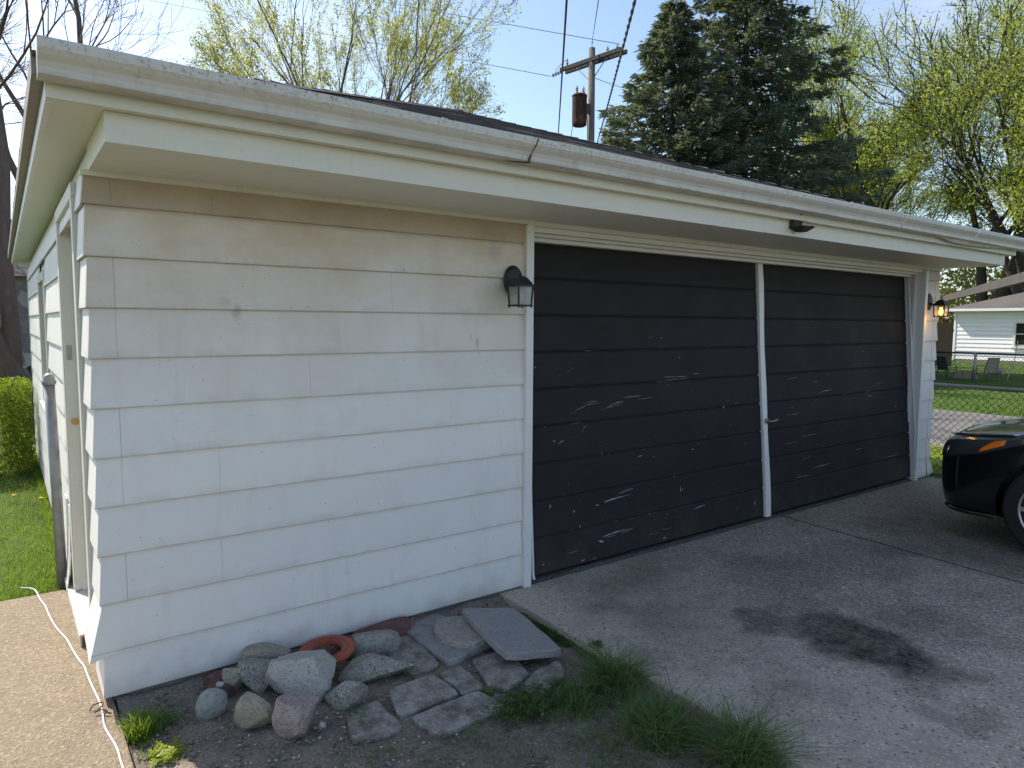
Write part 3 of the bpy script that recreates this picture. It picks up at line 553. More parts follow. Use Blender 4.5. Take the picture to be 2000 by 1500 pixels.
# hip roof with shingle courses
rf = thing('roof', (0, 0, 2.4-0)); rf.parent = G; rf.location = (0, 0, 2.4)
x0, x1, y0, y1 = XL-.030, XRR+.035, -.672, YK+.06; zE = 2.366; hx, hy = (x0+x1)/2, (y0+y1)/2; hw_ = min(x1-x0, y1-y0)/2; SL = .376; zP = zE+SL*hw_
pk = (hx, hy, zP)
MB().add([(x0, y0, zE), (x1, y0, zE), (x1, y1, zE), (x0, y1, zE), pk], [(0, 1, 4), (1, 2, 4), (2, 3, 4), (3, 0, 4), (0, 3, 2, 1)]).build('roof_deck', SHG, rf)
def shingles(ax, expo=.127):
    polys = []
    c = {'f': (Vector((x0, y0, zE)), Vector((x1, y0, zE))), 'l': (Vector((x0, y1, zE)), Vector((x0, y0, zE))), 'r': (Vector((x1, y0, zE)), Vector((x1, y1, zE))), 'b': (Vector((x1, y1, zE)), Vector((x0, y1, zE)))}[ax]
    A, B = c; P = Vector(pk); mid = (A+B)/2; upv = (P-mid); Ls = upv.length; upv.normalize(); al = (B-A).normalized(); W_ = (B-A).length; nrm = al.cross(upv)
    n = int(Ls/expo)
    for k in range(n+1):
        s0 = k*expo-(.012 if k else 0); s1 = min(s0+expo*1.12, Ls)
        w0 = W_/2*(1-max(s0, 0)/Ls); w1 = W_/2*(1-s1/Ls); x = -w0-U(0, .3)
        while x < w0:
            wd = U(.13, .34); a = max(x, -w0); b = min(x+wd-.004, w0)
            if b > a+.02:
                h0 = .0055+U(0, .004)+.007*max(0, noise.noise(Vector((x*.9, k*.12, ord(ax[0])))));  h1 = .003
                if k % 1 == 0: s00 = s0+U(-.004, .004)
                a1 = max(a, -w1); b1 = min(b, w1)
                if b1 > a1:
                    q = [mid+al*a+upv*s00+nrm*h0, mid+al*b+upv*s00+nrm*h0, mid+al*b1+upv*s1+nrm*h1, mid+al*a1+upv*s1+nrm*h1]
                    polys.append([tuple(v) for v in q]); polys.append([tuple(mid+al*a+upv*s00-nrm*.002), tuple(mid+al*b+upv*s00-nrm*.002), tuple(q[1]), tuple(q[0])])
            x += wd
    o = npmesh('shingles', np.array(polys), 4, SHG, rf); tag(o, kind='stuff')
for a in 'flrb': shingles(a)
hc = MB()
for cxy in ((x0, y0), (x1, y0), (x0, y1), (x1, y1)):
    A = Vector((*cxy, zE+.004)); P = Vector(pk); n = 34; d = (P-A)
    for k in range(2, n):
        a = A+d*(k/n); b = A+d*((k+1.15)/n); s_ = Vector((d.y, -d.x, 0)).normalized()*.10; u_ = Vector((0, 0, .016+U(0, .007))); dn = Vector((0, 0, -.012))
        hc.add([a+dn-s_*1, a+u_, a+dn+s_, b-s_*.95+dn, b+u_*.4, b+s_*.95+dn], [(0, 1, 4, 3), (1, 2, 5, 4), (0, 2, 1)])
tag(hc.build('hip_cap_shingles', SHG, rf), kind='stuff')

# wall lanterns
def lantern(x, lit, label):
    t = thing('wall_lantern', (x, -.03, 1.816), label, 'wall light', 'lanterns beside the garage doors')
    MB().lathe((x, -.024, 1.816), [(.03, -.022), (.052, -.016), (.066, -.004), (.066, .0)], 22, 'y').build('backplate', BLACKM, t, smooth=False)
    for v in t.children: v.scale = (1, 1, 1.3)
    cx, cy = (x-.045, -.155) if not lit else (x-.055, -.165)
    a = MB(); a.tube([(x, -.03, 1.80), (x-.015, -.08, 1.785), (cx, cy+.04, 1.80), (cx, cy, 1.815)], [.014, .009, .009, .012], 8); a.build('arm', BLACKM, t, smooth=True)
    zt, zb, wt, wb = 1.783, 1.672, .050, .043
    rf_ = MB(); rf_.add([(cx+sx*wt*1.08, cy+sy*wt*1.08, zt) for sx, sy in ((-1, -1), (1, -1), (1, 1), (-1, 1))]+[(cx+sx*.030, cy+sy*.030, zt+.038) for sx, sy in ((-1, -1), (1, -1), (1, 1), (-1, 1))]+[(cx+sx*.014, cy+sy*.014, zt+.050) for sx, sy in ((-1, -1), (1, -1), (1, 1), (-1, 1))],
        [(3, 2, 1, 0), (8, 9, 10, 11)]+[(4*r+i, 4*r+(i+1) % 4, 4*r+4+(i+1) % 4, 4*r+4+i) for r in (0, 1) for i in range(4)])
    if not lit: rf_.tube([(cx, cy, zt+.045), (cx, cy, zt+.058), (cx, cy, zt+.07)], [.006, .009, .003], 8)
    rf_.build('lamp_roof', BLACKM, t)
    if lit: MB().tube([(cx+.018*math.cos(a_), cy, zt+.068+.018*math.sin(a_)) for a_ in np.linspace(0, 2*math.pi, 17)], .004, 5).build('ring', BLACKM, t)
    c = MB()
    for sx, sy in ((-1, -1), (1, -1), (1, 1), (-1, 1)):
        c.bar((cx+sx*wt, cy+sy*wt, zt), (cx+sx*wb, cy+sy*wb, zb-.012), .009, .009)
    for (sx, sy), (tx, ty) in (((-1, -1), (1, -1)), ((1, -1), (1, 1)), ((1, 1), (-1, 1)), ((-1, 1), (-1, -1))):
        c.bar((cx+sx*wb*1.12, cy+sy*wb*1.12, zb), (cx+tx*wb*1.12, cy+ty*wb*1.12, zb), .007, .009); c.bar((cx+sx*wt, cy+sy*wt, zt-.003), (cx+tx*wt, cy+ty*wt, zt-.003), .011, .010)
    c.build('cage', BLACKM, t)
    for (sx, sy), (tx, ty) in (((-1, -1), (1, -1)), ((1, -1), (1, 1)), ((1, 1), (-1, 1)), ((-1, 1), (-1, -1))):
        g = .93; MB().add([(cx+sx*wb*g, cy+sy*wb*g, zb), (cx+tx*wb*g, cy+ty*wb*g, zb), (cx+tx*wt*g, cy+ty*wt*g, zt-.006), (cx+sx*wt*g, cy+sy*wt*g, zt-.006)], [(0, 1, 2, 3)]).build('glass_pane', LGL if not lit else m_glass('warm_lantern_glass', (.6, .48, .3), .3, .35), t)
    b = MB(); b.lathe((cx, cy, zb+.01), [(.004, 0), (.017, .012), (.021, .03), (.014, .055), (.011, .075)], 12)
    b.build('bulb', m_emit('lit_bulb', (1, .50, .10), 5) if lit else simple('spiral_bulb', (.7, .7, .68), .3), t, smooth=True)
    if lit:
        l = bpy.data.lights.new('bulb_light', 'POINT'); l.energy = .5; l.color = (1, .52, .16); l.shadow_soft_size = .02
        o = bpy.data.objects.new('bulb_light', l); link(o); o.location = (cx, cy, zb-.02)
    return t
lantern(2.068, False, 'unlit black wall lantern on the siding left of the doors'); lantern(7.268, True, 'lit black wall lantern glowing amber on the right pier')
# broken fixture on the eave
t = thing('eave_fixture', (3.98, -.575, 2.230), 'dark broken light fixture hanging off the boxed eave above the doors', 'light fixture')
f = MB(); f.box((3.925, -.60, 2.205), (4.02, -.5635, 2.268)); f.build('housing', simple('dark_rusty_housing', (.05, .042, .036), .8, 0, .5, 30), t, bevel=.004)
f = MB(); a = .068; f.add([(3.985-a, -.61-a, 2.217), (3.985+a, -.61-a, 2.217), (3.985+a, -.61+a*.8, 2.217), (3.985-a, -.61+a*.8, 2.217), (3.985-a*.4, -.61-a*.4, 2.185), (3.985+a*.4, -.61-a*.4, 2.185), (3.985+a*.4, -.61+a*.3, 2.185), (3.985-a*.4, -.61+a*.3, 2.185)],
      [(0, 1, 2, 3), (7, 6, 5, 4), (0, 4, 5, 1), (1, 5, 6, 2), (2, 6, 7, 3), (3, 7, 4, 0)]); f.bar((4.02, -.62, 2.220), (4.085, -.63, 2.230), .02, .008); f.build('lens_bowl', simple('grimy_lens', (.035, .03, .026), .6, 0, .5, 30), t)
MB().tube([(3.965, -.6215, 2.32), (3.963, -.622, 2.295), (3.962, -.6, 2.268)], .003, 5).build('lead_wire', WIRE, t)

# ---------------------------------------------------------------- post, cord, rusty wire
t = thing('gate_post', (-.075, 1.64, -.05), 'grey galvanized fence post with domed cap at the sidewalk end', 'post')
lx = .0  # slight lean
MB().tube([(-.066, 1.64, -.1), (-.072, 1.641, .6), (-.082, 1.643, 1.205)], .0285, 18).build('pipe', GALV, t, smooth=True)
MB().lathe((-.082, 1.643, 1.20), [(.036, 0), (.036, .012), (.040, .018), (.033, .024), (.032, .034), (.027, .05), (.017, .061), (.004, .066)], 18).build('post_cap', GALV, t, smooth=True)
pts = [(-.27, 1.78, -.03), (-.204, 1.62, -.008), (-.178, 1.40, -.011), (-.162, 1.231, -.011), (-.126, .914, -.011), (-.098, .715, -.011), (-.066, .47, -.011), (-.058, .347, -.011), (-.040, .14, -.011), (-.037, -.059, -.011), (-.034, -.218, -.011), (-.023, -.388, -.011), (-.012, -.543, -.011), (.0, -.9, -.011), (-.05, -1.5, -.011)]
def smoothpts(p, k=6):
    p = [Vector(q) for q in p]; out = []
    for i in range(len(p)-1):
        a = p[max(i-1, 0)]; b = p[i]; c = p[i+1]; d = p[min(i+2, len(p)-1)]
        for j in range(k):
            t_ = j/k; out.append(.5*((2*b)+(c-a)*t_+(2*a-5*b+4*c-d)*t_*t_+(3*b-a-3*c+d)*t_**3))
    return out+[p[-1]]
tag(MB().tube([p+Vector((.004*math.sin(i*.5), 0, 0)) for i, p in enumerate(smoothpts(pts))], .0042, 6).build('white_cord', CORD, smooth=True), 'thin white cord trailing along the sunlit sidewalk', 'cord')
tag(MB().tube(smoothpts([(-.075, -.045, -.012), (-.06, -.028, .0), (-.028, -.035, .006), (-.034, -.07, .006), (-.062, -.082, -.006), (-.035, -.09, .004), (-.02, -.11, -.005), (-.006, -.12, -.01), (-.03, -.105, .002)]), .0028, 5).build('rusty_wire', RUST, smooth=True), 'small loop of rusty wire lying across the white cord', 'wire')

# ---------------------------------------------------------------- stones
def rock(name, bot, dyaw, w_, d_, h, mat, label, cat='stone', group='stones heaped by the garage wall', seed=0, box=2.6, tilt=(0, 0), top=None, rz=0., zoff=0., rough=1.):
    yv = YAW+dyaw; dirv = Vector((math.sin(yv), math.cos(yv), 0)); c = Vector((bot[0], bot[1], 0))+dirv*d_*.46
    bm = bmesh.new(); bmesh.ops.create_icosphere(bm, subdivisions=5, radius=1)
    rr_ = random.Random(seed*7.7); pl = [(Vector((rr_.gauss(0, 1), rr_.gauss(0, 1), rr_.gauss(0, 1)*.8)).normalized(), rr_.uniform(.56, .80)) for _ in range(13 if rough > .6 else 5)]
    for v in bm.verts:
        n = v.co.normalized(); k = (abs(n.x)**box+abs(n.y)**box+abs(n.z)**box)**(-1/box); p = n*k
        p *= 1+rough*(.16*noise.noise(n*1.3+Vector((seed, 0, 0)))+.10*noise.noise(n*2.7+Vector((0, seed, 0)))+.030*noise.noise(n*7+Vector((seed, seed, 0)))+.012*noise.noise(n*17+Vector((seed, 2, 0))))
        for pn, pd in pl:
            e_ = p.dot(pn)-pd
            if e_ > 0: p -= pn*e_*.97
        p *= 1.24+rough*(.035*noise.noise(n*5+Vector((seed, 3, 0)))+.022*noise.noise(n*12+Vector((seed, 7, 0)))+.012*noise.noise(n*28+Vector((seed, 2, 5))))
        if top: p.x *= 1+top*p.z*.5
        p = Vector((p.x*w_/2, p.y*d_/2, p.z*h*.62)); v.co = p
    bm.transform(Matrix.Rotation(rz, 4, 'Z')@Matrix.Rotation(tilt[0], 4, 'X')@Matrix.Rotation(tilt[1], 4, 'Y'))
    me = bpy.data.meshes.new(name); bm.to_mesh(me); bm.free(); me.polygons.foreach_set('use_smooth', [True]*len(me.polygons)); me.materials.append(mat)
    o = bpy.data.objects.new(name, me); link(o); o.location = (c.x, c.y, -.07+h*.52+zoff); o.rotation_euler = (0, 0, -yv)
    return tag(o, label, cat, group)
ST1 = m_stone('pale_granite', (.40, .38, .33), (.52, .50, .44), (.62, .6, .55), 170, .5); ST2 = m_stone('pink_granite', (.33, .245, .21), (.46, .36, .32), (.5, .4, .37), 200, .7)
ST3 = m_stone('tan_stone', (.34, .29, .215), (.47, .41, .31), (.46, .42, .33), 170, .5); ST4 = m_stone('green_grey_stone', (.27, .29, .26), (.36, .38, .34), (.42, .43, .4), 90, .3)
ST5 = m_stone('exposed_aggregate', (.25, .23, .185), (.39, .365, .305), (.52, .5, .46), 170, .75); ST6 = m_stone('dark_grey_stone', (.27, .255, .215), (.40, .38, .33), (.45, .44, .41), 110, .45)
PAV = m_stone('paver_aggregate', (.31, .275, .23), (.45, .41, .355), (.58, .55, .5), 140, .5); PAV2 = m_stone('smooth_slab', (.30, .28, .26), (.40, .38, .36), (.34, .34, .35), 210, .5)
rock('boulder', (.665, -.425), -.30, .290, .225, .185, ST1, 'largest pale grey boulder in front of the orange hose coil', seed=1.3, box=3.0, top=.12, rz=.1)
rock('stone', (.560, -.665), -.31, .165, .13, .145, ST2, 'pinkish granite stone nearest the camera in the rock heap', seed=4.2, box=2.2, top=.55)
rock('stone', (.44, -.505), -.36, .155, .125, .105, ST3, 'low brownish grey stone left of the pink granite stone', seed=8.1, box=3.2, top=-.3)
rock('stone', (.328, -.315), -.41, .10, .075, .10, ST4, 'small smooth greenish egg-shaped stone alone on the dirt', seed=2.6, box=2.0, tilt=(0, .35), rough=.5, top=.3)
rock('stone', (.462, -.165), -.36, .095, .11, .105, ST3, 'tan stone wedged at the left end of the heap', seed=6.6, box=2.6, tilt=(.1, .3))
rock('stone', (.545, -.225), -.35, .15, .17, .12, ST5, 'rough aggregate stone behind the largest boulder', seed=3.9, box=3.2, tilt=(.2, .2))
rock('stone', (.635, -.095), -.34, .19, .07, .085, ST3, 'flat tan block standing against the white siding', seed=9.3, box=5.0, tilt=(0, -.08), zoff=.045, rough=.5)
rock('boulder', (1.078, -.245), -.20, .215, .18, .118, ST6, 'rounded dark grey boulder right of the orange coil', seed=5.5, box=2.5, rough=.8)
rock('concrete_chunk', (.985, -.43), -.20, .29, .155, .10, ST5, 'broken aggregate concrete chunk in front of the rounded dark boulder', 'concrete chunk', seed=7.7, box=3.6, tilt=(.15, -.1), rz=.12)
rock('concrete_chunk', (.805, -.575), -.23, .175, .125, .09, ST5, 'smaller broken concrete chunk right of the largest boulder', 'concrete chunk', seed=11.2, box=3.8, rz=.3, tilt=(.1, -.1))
rock('pebble', (.395, -.20), -.38, .032, .025, .02, PEB, 'white pebble resting on the egg-shaped stone', 'pebble', 'loose white pebbles', seed=2, zoff=.075)
rock('pebble', (.66, -.19), -.32, .04, .03, .025, PEB, 'pale pebble lying on top between the boulder and the flat block', 'pebble', 'loose white pebbles', seed=5, zoff=.10)
rock('pebble', (.672, -.642), -.28, .034, .03, .025, PEB, 'white pebble beside the pink granite stone', 'pebble', 'loose white pebbles', seed=6)

# scalloped red edging bricks
def edging(x0_, y0_, x1_, y1_, label, r=.042, z=-.02, sub=False):
    a = Vector((x0_, y0_, z)); b = Vector((x1_, y1_, z+.004)); d = b-a; n = 10; prof = []
    mb = MB(); vs = []; m_ = 12
    s_ = Vector((-d.y, d.x, 0)).normalized()
    for k in range(n+1):
        t_ = k/n; sc = 1-.10*(abs(2*t_-1)**6)
        for j in range(m_):
            an = math.pi*j/(m_-1); vs.append(a+d*t_+s_*math.cos(an)*r*sc*1.1+Vector((0, 0, math.sin(an)*r*sc*1.25-.02+.004*noise.noise(a+d*t_*8+s_*j))))
        vs.append(a+d*t_-s_*r*1.1+Vector((0, 0, -.09))); vs.append(a+d*t_+s_*r*1.1+Vector((0, 0, -.09)))
    p = m_+2; fs = [(p*k+j, p*k+(j+1) % p, p*(k+1)+(j+1) % p, p*(k+1)+j) for k in range(n) for j in range(p)]+[tuple(range(p-1, -1, -1)), tuple(p*n+j for j in range(p))]
    o = mb.add(vs, fs).build('edging_brick', BRICK, smooth=False); tag(o, label, 'edging brick', 'red edging bricks along the wall')
edging(1.06, -.075, 1.36, -.060, 'long red edging brick behind the rounded dark boulder', .058, -.018); edging(.77, -.10, 1.05, -.065, 'red edging brick partly under the orange coil', .055, -.035); edging(.37, -.085, .545, -.062, 'red edging brick at the left end of the wall bed', .050, -.022); edging(.385, -.10, .425, -.19, 'short red brick end jutting out beside the tan stone', .040, -.03)
# corrugated orange hose coil
t0 = Vector((.885, -.155, .012)); t = thing('hose_coil', t0, 'orange corrugated hose coil lying on the stones', 'hose')
tiltm = Matrix.Rotation(.04, 3, 'X')@Matrix.Rotation(-.06, 3, 'Y')
for rr, zz, nm in ((.085, 0., 'hose_loop'), (.108, .004, 'hose_loop')):
    vs = []; n = 110; m_ = 8
    for k in range(n):
        a = 2*math.pi*k/n; r_ = (.021 if nm else 0)*(1. if k % 2 else .74)
        for j in range(m_):
            b = 2*math.pi*j/m_; p = tiltm@Vector(((rr+r_*math.cos(b))*math.cos(a)*1.06, (rr+r_*math.cos(b))*math.sin(a), zz+r_*math.sin(b))); vs.append(t0+p)
    MB().add(vs, [(k*m_+j, k*m_+(j+1) % m_, ((k+1) % n)*m_+(j+1) % m_, ((k+1) % n)*m_+j) for k in range(n) for j in range(m_)]).build(nm, ORANGE, t)

# pavers and slabs
def sub_poly(poly, k=5, amp=.006, seed=0.):
    out = []
    for i in range(len(poly)):
        a = Vector((*poly[i], 0)); b = Vector((*poly[(i+1) % len(poly)], 0)); 
        for j in range(k):
            p = a.lerp(b, j/k); nn = Vector((-(b-a).y, (b-a).x, 0)).normalized(); p += nn*amp*noise.noise(p*11+Vector((seed, 0, 0)))*2
            if j == 0: c = Vector((sum(q[0] for q in poly)/len(poly), sum(q[1] for q in poly)/len(poly), 0)); p = p.lerp(c, .05)
            out.append((p.x, p.y))
    return out
def paver(name, poly, z0, z1, mat, label, cat='paver', group='pavers set in the dirt', bev=.005, tilt=None, seed=0.):
    pp = sub_poly(poly, 6, .005, seed); cx = sum(p[0] for p in poly)/len(poly); cy = sum(p[1] for p in poly)/len(poly); n = len(pp)
    vs = [(x, y, z0) for x, y in pp]+[(x, y, z1-.006) for x, y in pp]+[(cx+(x-cx)*.965, cy+(y-cy)*.965, z1) for x, y in pp]
    if tilt: vs = [(x, y, z+(x-cx)*tilt[0]+(y-cy)*tilt[1]) for x, y, z in vs]
    fs = [tuple(range(n-1, -1, -1))]+[(r*n+i, r*n+(i+1) % n, (r+1)*n+(i+1) % n, (r+1)*n+i) for r in (0, 1) for i in range(n)]+[tuple(2*n+i for i in range(n))]
    c = thing  # noqa
    mb = MB().add([(x-cx, y-cy, z-z0) for x, y, z in vs], fs); o = mb.build(name, mat); o.location = (cx, cy, z0); return tag(o, label, cat, group)
paver('paver', [(1.292, -.055), (1.36, -.05), (1.318, -.49), (1.161, -.505), (1.135, -.422), (1.156, -.20)], -.10, -0.035, PAV, 'square paver beside the rounded dark boulder', seed=1)
paver('paver', [(1.002, -.556), (1.24, -.545), (1.252, -.76), (.954, -.775)], -.10, -0.035, PAV, 'paver in front of the long concrete chunk', seed=2)
paver('paver', [(.985, -.805), (1.33, -.79), (1.36, -.97), (1.014, -.985)], -.10, -0.036, PAV, 'front row paver fading into the dirt near the weeds', seed=3)
paver('paver', [(1.458, -.535), (1.66, -.545), (1.608, -.80), (1.443, -.87), (1.39, -.80)], -.10, -0.035, PAV, 'paver under the overhanging corner of the tilted top slab', seed=4)
paver('paver', [(1.477, -.885), (1.64, -.80), (1.80, -.78), (1.74, -.91), (1.53, -.99)], -.10, -0.037, PAV, 'paver half sunk beside the grass tuft', seed=5)
paver('paver', [(1.345, -.545), (1.39, -.55), (1.372, -.772), (1.26, -.77), (1.262, -.56)], -.10, -0.039, PAV, 'small paver in the middle with a dry weed', seed=6)
paver('paver', [(.781, -.630), (.935, -.60), (.935, -.846), (.844, -.87), (.74, -.80)], -.10, -0.039, PAV, 'paver at the left end of the front row', seed=7)
paver('stone_slab', [(1.325, -.075), (1.58, .012), (1.655, -.46), (1.335, -.53)], -.055, -.018, PAV2, 'dark flat slab underneath the round stepping stone', 'slab', 'loose slabs by the driveway', seed=8)
pr = [(1.545+.135*math.cos(a)*1.05, -.315+.175*math.sin(a)) for a in np.linspace(0, 2*math.pi, 11)[:-1]]
paver('stepping_stone', pr, -.017, .014, PAV, 'round aggregate stepping stone on the dark slab, under the tilted slab', 'stepping stone', 'loose slabs by the driveway', seed=9)
paver('stone_slab', [(1.602, -.205), (1.885, -.30), (1.81, -.805), (1.515, -.735)], .010, .047, PAV2, 'pale rectangular slab tilted on top of the pile beside the driveway', 'slab', 'loose slabs by the driveway', tilt=(-.10, .05), seed=10)

# loose pebbles, crumbs, leaves and twigs
def scatter_rocks(name, n, region, smin, smax, mat, zf=-.058):
    base = bmesh.new(); bmesh.ops.create_icosphere(base, subdivisions=1, radius=1); bv = np.array([v.co[:] for v in base.verts]); bf = np.array([[v.index for v in f.verts] for f in base.faces]); base.free()
    polys = []
    for k in range(n):
        x, y = region(); s = smin+(smax-smin)*random.random()**3; j = 1+.35*(rng.random(bv.shape)-.5); P = bv*j*np.array([s, s*U(.6, 1), s*U(.4, .7)]); a = U(0, 6.28); c_, s_ = math.cos(a), math.sin(a)
        P = np.stack([P[:, 0]*c_-P[:, 1]*s_+x, P[:, 0]*s_+P[:, 1]*c_+y, P[:, 2]+zf+s*.25], 1); polys.append(P[bf])
    return tag(npmesh(name, np.concatenate(polys), 3, mat), kind='stuff')
def bedreg(): return U(.06, 1.85), -abs(random.gauss(.75, .4))+.05
scatter_rocks('gravel', 1300, bedreg, .0015, .009, PEB); scatter_rocks('soil_crumbs', 6000, lambda: (U(.04, 1.95), U(-2.2, .05)), .003, .012, DIRT, -.058)
scatter_rocks('driveway_grit', 500, lambda: (U(2.0, 7.0), U(-3, 0)), .001, .005, PEB, -.004)
def leaves(name, n, region, size, mat, z=-.055, flat=.5, asp=.6, zr=.01):
    c = np.array([(*region(), z+U(0, zr)) for _ in range(n)]); a = rng.random(n)*6.283; s = size*(.5+rng.random(n))
    u = np.stack([np.cos(a), np.sin(a), (rng.random(n)-.5)*flat], 1)*s[:, None]; v = np.stack([-np.sin(a), np.cos(a), (rng.random(n)-.5)*flat*1.5], 1)*s[:, None]*asp
    V = np.stack([c-u, c-v*.8+u*.1, c+u, c+v], 1); return tag(npmesh(name, V, 4, mat), kind='stuff')
leaves('dead_leaves', 420, lambda: (U(.15, 1.95), -abs(random.gauss(0, .05))+.0), .016, LEAFD, -.055, .9, .6, .03)
leaves('dead_leaf_bits', 500, lambda: (U(.05, 1.9), U(-1.6, .0)), .007, LEAFD, -.062, .6)
tw = MB()
for k in range(420):
    x, y = (U(.05, .9), U(-1.1, -.1)) if k < 300 else (U(.9, 1.95), U(-1.2, .0)); a = U(0, 6.28); l = U(.02, .11); b = U(-.6, .6)
    tw.tube([(x, y, -.06+U(0, .01)), (x+l*.5*math.cos(a), y+l*.5*math.sin(a), -.052+U(0, .014)), (x+l*math.cos(a+b), y+l*math.sin(a+b), -.06+U(0, .008))], [.0011, .0009, .0005], 3, False)
tag(tw.build('dry_twigs', TWIG), kind='stuff')

# ---------------------------------------------------------------- grass
def blades(n, region, hmin, hmax, wd, lean, z=-.06, gust=(0, 0)):
    """curved blades, 2 quads + tip, as triangles"""
    P = np.array([region() for _ in range(n)]); h = hmin+(hmax-hmin)*rng.random(n)**1.5
    if P.shape[1] == 3: h *= P[:, 2]
    a = rng.random(n)*6.283; ln = lean*(.3+rng.random(n)); dx = np.cos(a)*ln+gust[0]; dyy = np.sin(a)*ln+gust[1]; b = rng.random(n)*6.283; sx_ = np.cos(b); sy_ = np.sin(b); T = []
    def ring(t, wf):
        cx = P[:, 0]+dx*h*t*t; cy = P[:, 1]+dyy*h*t*t; cz = z+h*(t-.25*ln*t*t); w_ = wd*wf*.5
        return np.stack([cx-sx_*w_, cy-sy_*w_, cz], 1), np.stack([cx+sx_*w_, cy+sy_*w_, cz], 1)
    a0, b0 = ring(0, 1.); a1, b1 = ring(.45, .85); a2, b2 = ring(.8, .5); a3, _ = ring(1., 0)
    return np.concatenate([np.stack([a0, b0, b1], 1), np.stack([a0, b1, a1], 1), np.stack([a1, b1, b2], 1), np.stack([a1, b2, a2], 1), np.stack([a2, b2, a3], 1)])
def left_reg():
    y = 1.6+9*random.random()**1.6; return (-.02-random.random()**1.4*min(3.5, .8+.5*(y-1.6)), y)
tag(npmesh('left_lawn_grass', np.concatenate([blades(26000, left_reg, .02, .075, .004, .7, -.055), blades(5000, lambda: (U(-2.5, .0), U(1.58, 1.75)), .01, .05, .004, 1., -.05)]), 3, GRASS), kind='stuff')
tag(npmesh('wall_edge_grass', blades(1500, lambda: (-.035-abs(random.gauss(0, .02)), U(1.8, 6.5)), .03, .12, .004, .5, -.055), 3, GRASS), kind='stuff')
fl = MB()
t = None
for x, y, lab in ((-.27, 4.3, 'yellow dandelion in the lawn near the left edge'), (-.075, 4.05, 'yellow dandelion in the lawn close to the garage wall')):
    t = thing('dandelion', (x, y, -.05), lab, 'flower', 'dandelions in the lawn'); MB().tube([(x, y, -.06), (x, y, .015)], .0015, 4).build('stem', GRASS, t); MB().lathe((x, y, .015), [(.004, 0), (.017, .005), (.014, .009), (.003, .011)], 12).build('flower_head', simple('dandelion_yellow', (.75, .42, .02), .7), t)
def tuft(name, cx, cy, r, n, h0, h1, mat, label, z=-.06, lean=1.0, wd=.0044):
    reg = lambda: (cx+random.gauss(0, r), cy+random.gauss(0, r))
    P = blades(n, reg, h0, h1, wd, lean, z); o = npmesh(name, P-np.array([cx, cy, z]), 3, mat); o.location = (cx, cy, z); 
    if h1 > .15:
        Q = blades(int(n*.22), reg, h0*.8, h1*.9, wd, lean*1.2, z); d_ = npmesh('dry_blades', Q-np.array([cx, cy, z]), 3, STRAW); d_.parent = o
    return tag(o, label, 'grass tuft', 'grass tufts in the bed')
tuft('grass_tuft', 1.845, -1.10, .045, 620, .10, .24, DGRASS, 'long dark grass tuft at the driveway edge, nearest the slab pile', lean=1.25)
tuft('grass_tuft', 1.74, -1.47, .065, 640, .09, .23, DGRASS, 'wide dark grass tuft in the middle of the driveway edge', lean=1.2)
tuft('grass_tuft', 1.89, -1.76, .05, 620, .09, .25, DGRASS, 'dark grass tuft spilling over the driveway at the bottom right', lean=1.5)
tuft('grass_tuft', 1.62, -1.12, .07, 420, .05, .13, DGRASS, 'low dark tuft beside the half sunk paver', lean=1.3)
tuft('grass_tuft', .072, -.285, .022, 420, .04, .14, GRASS, 'small bright sunlit grass tuft at the sidewalk edge', lean=.6)
tuft('grass_tuft', .14, -.23, .035, 250, .03, .07, DGRASS, 'thin shaded grass right of the sunlit tuft', lean=1.)
def bedgrass():
    while True:
        x, y = U(.55, 1.97), U(-2.6, -.85)
        lim = -.93-(.9*(1.25-x) if x < 1.25 else 0)*.35
        if y < lim+.12*noise.noise(Vector((x*5, y*5, 0))): return x, y, .5+.8*abs(noise.noise(Vector((x*3, y*3, 2))))
def patchy():
    while True:
        x, y, q = bedgrass()
        if noise.noise(Vector((x*4.2, y*4.2, 5)))+.35 > U(0, .9)-(.45 if y < -1.3 else 0): return x, y, q
tag(npmesh('bed_grass', blades(6500, patchy, .03, .12, .003, 1.3, -.065), 3, DGRASS), kind='stuff')
tag(npmesh('dry_bed_grass', blades(3800, lambda: bedgrass(), .02, .10, .0026, 1.8, -.066), 3, STRAW), kind='stuff')
tag(npmesh('edge_grass', np.concatenate([blades(900, lambda: (1.965+random.gauss(0, .018)-.03*0, U(-.9, -.2)), .008, .04, .003, 1.2, -.055), blades(250, lambda: (U(.02, .12), U(-.9, -.05)), .02, .06, .003, 1.)]), 3, DGRASS), kind='stuff')
def clover(name, n, reg, mat, s=.007, h=.03, z=-.06):
    V = []
    for k in range(n):
        x, y = reg(); zz = z+U(.2, 1)*h; r0 = U(0, 6.28); s_ = s*U(.6, 1.3)
        tl = Vector((U(-.4, .4), U(-.4, .4), 1)).normalized(); ax = tl.orthogonal().normalized(); ay = tl.cross(ax)
        for j in range(3):
            a = r0+j*2.094; d = ax*math.cos(a)+ay*math.sin(a); e = ax*math.cos(a+1.57)+ay*math.sin(a+1.57); c = Vector((x, y, zz)); V.append([c[:], (c+d*s_*.9-e*s_*.62)[:], (c+d*s_*1.7)[:], (c+d*s_*.9+e*s_*.62)[:]])
    return tag(npmesh(name, np.array(V), 4, mat), kind='stuff')
clover('clover_patch', 480, lambda: (random.gauss(1.44, .10), random.gauss(-1.02, .055)), CLOV, .009, .055)
clover('moss_edge', 900, lambda: (1.955+random.gauss(0, .02), U(-.70, -.24)), GRASS and CLOV, .0045, .02, -.055)
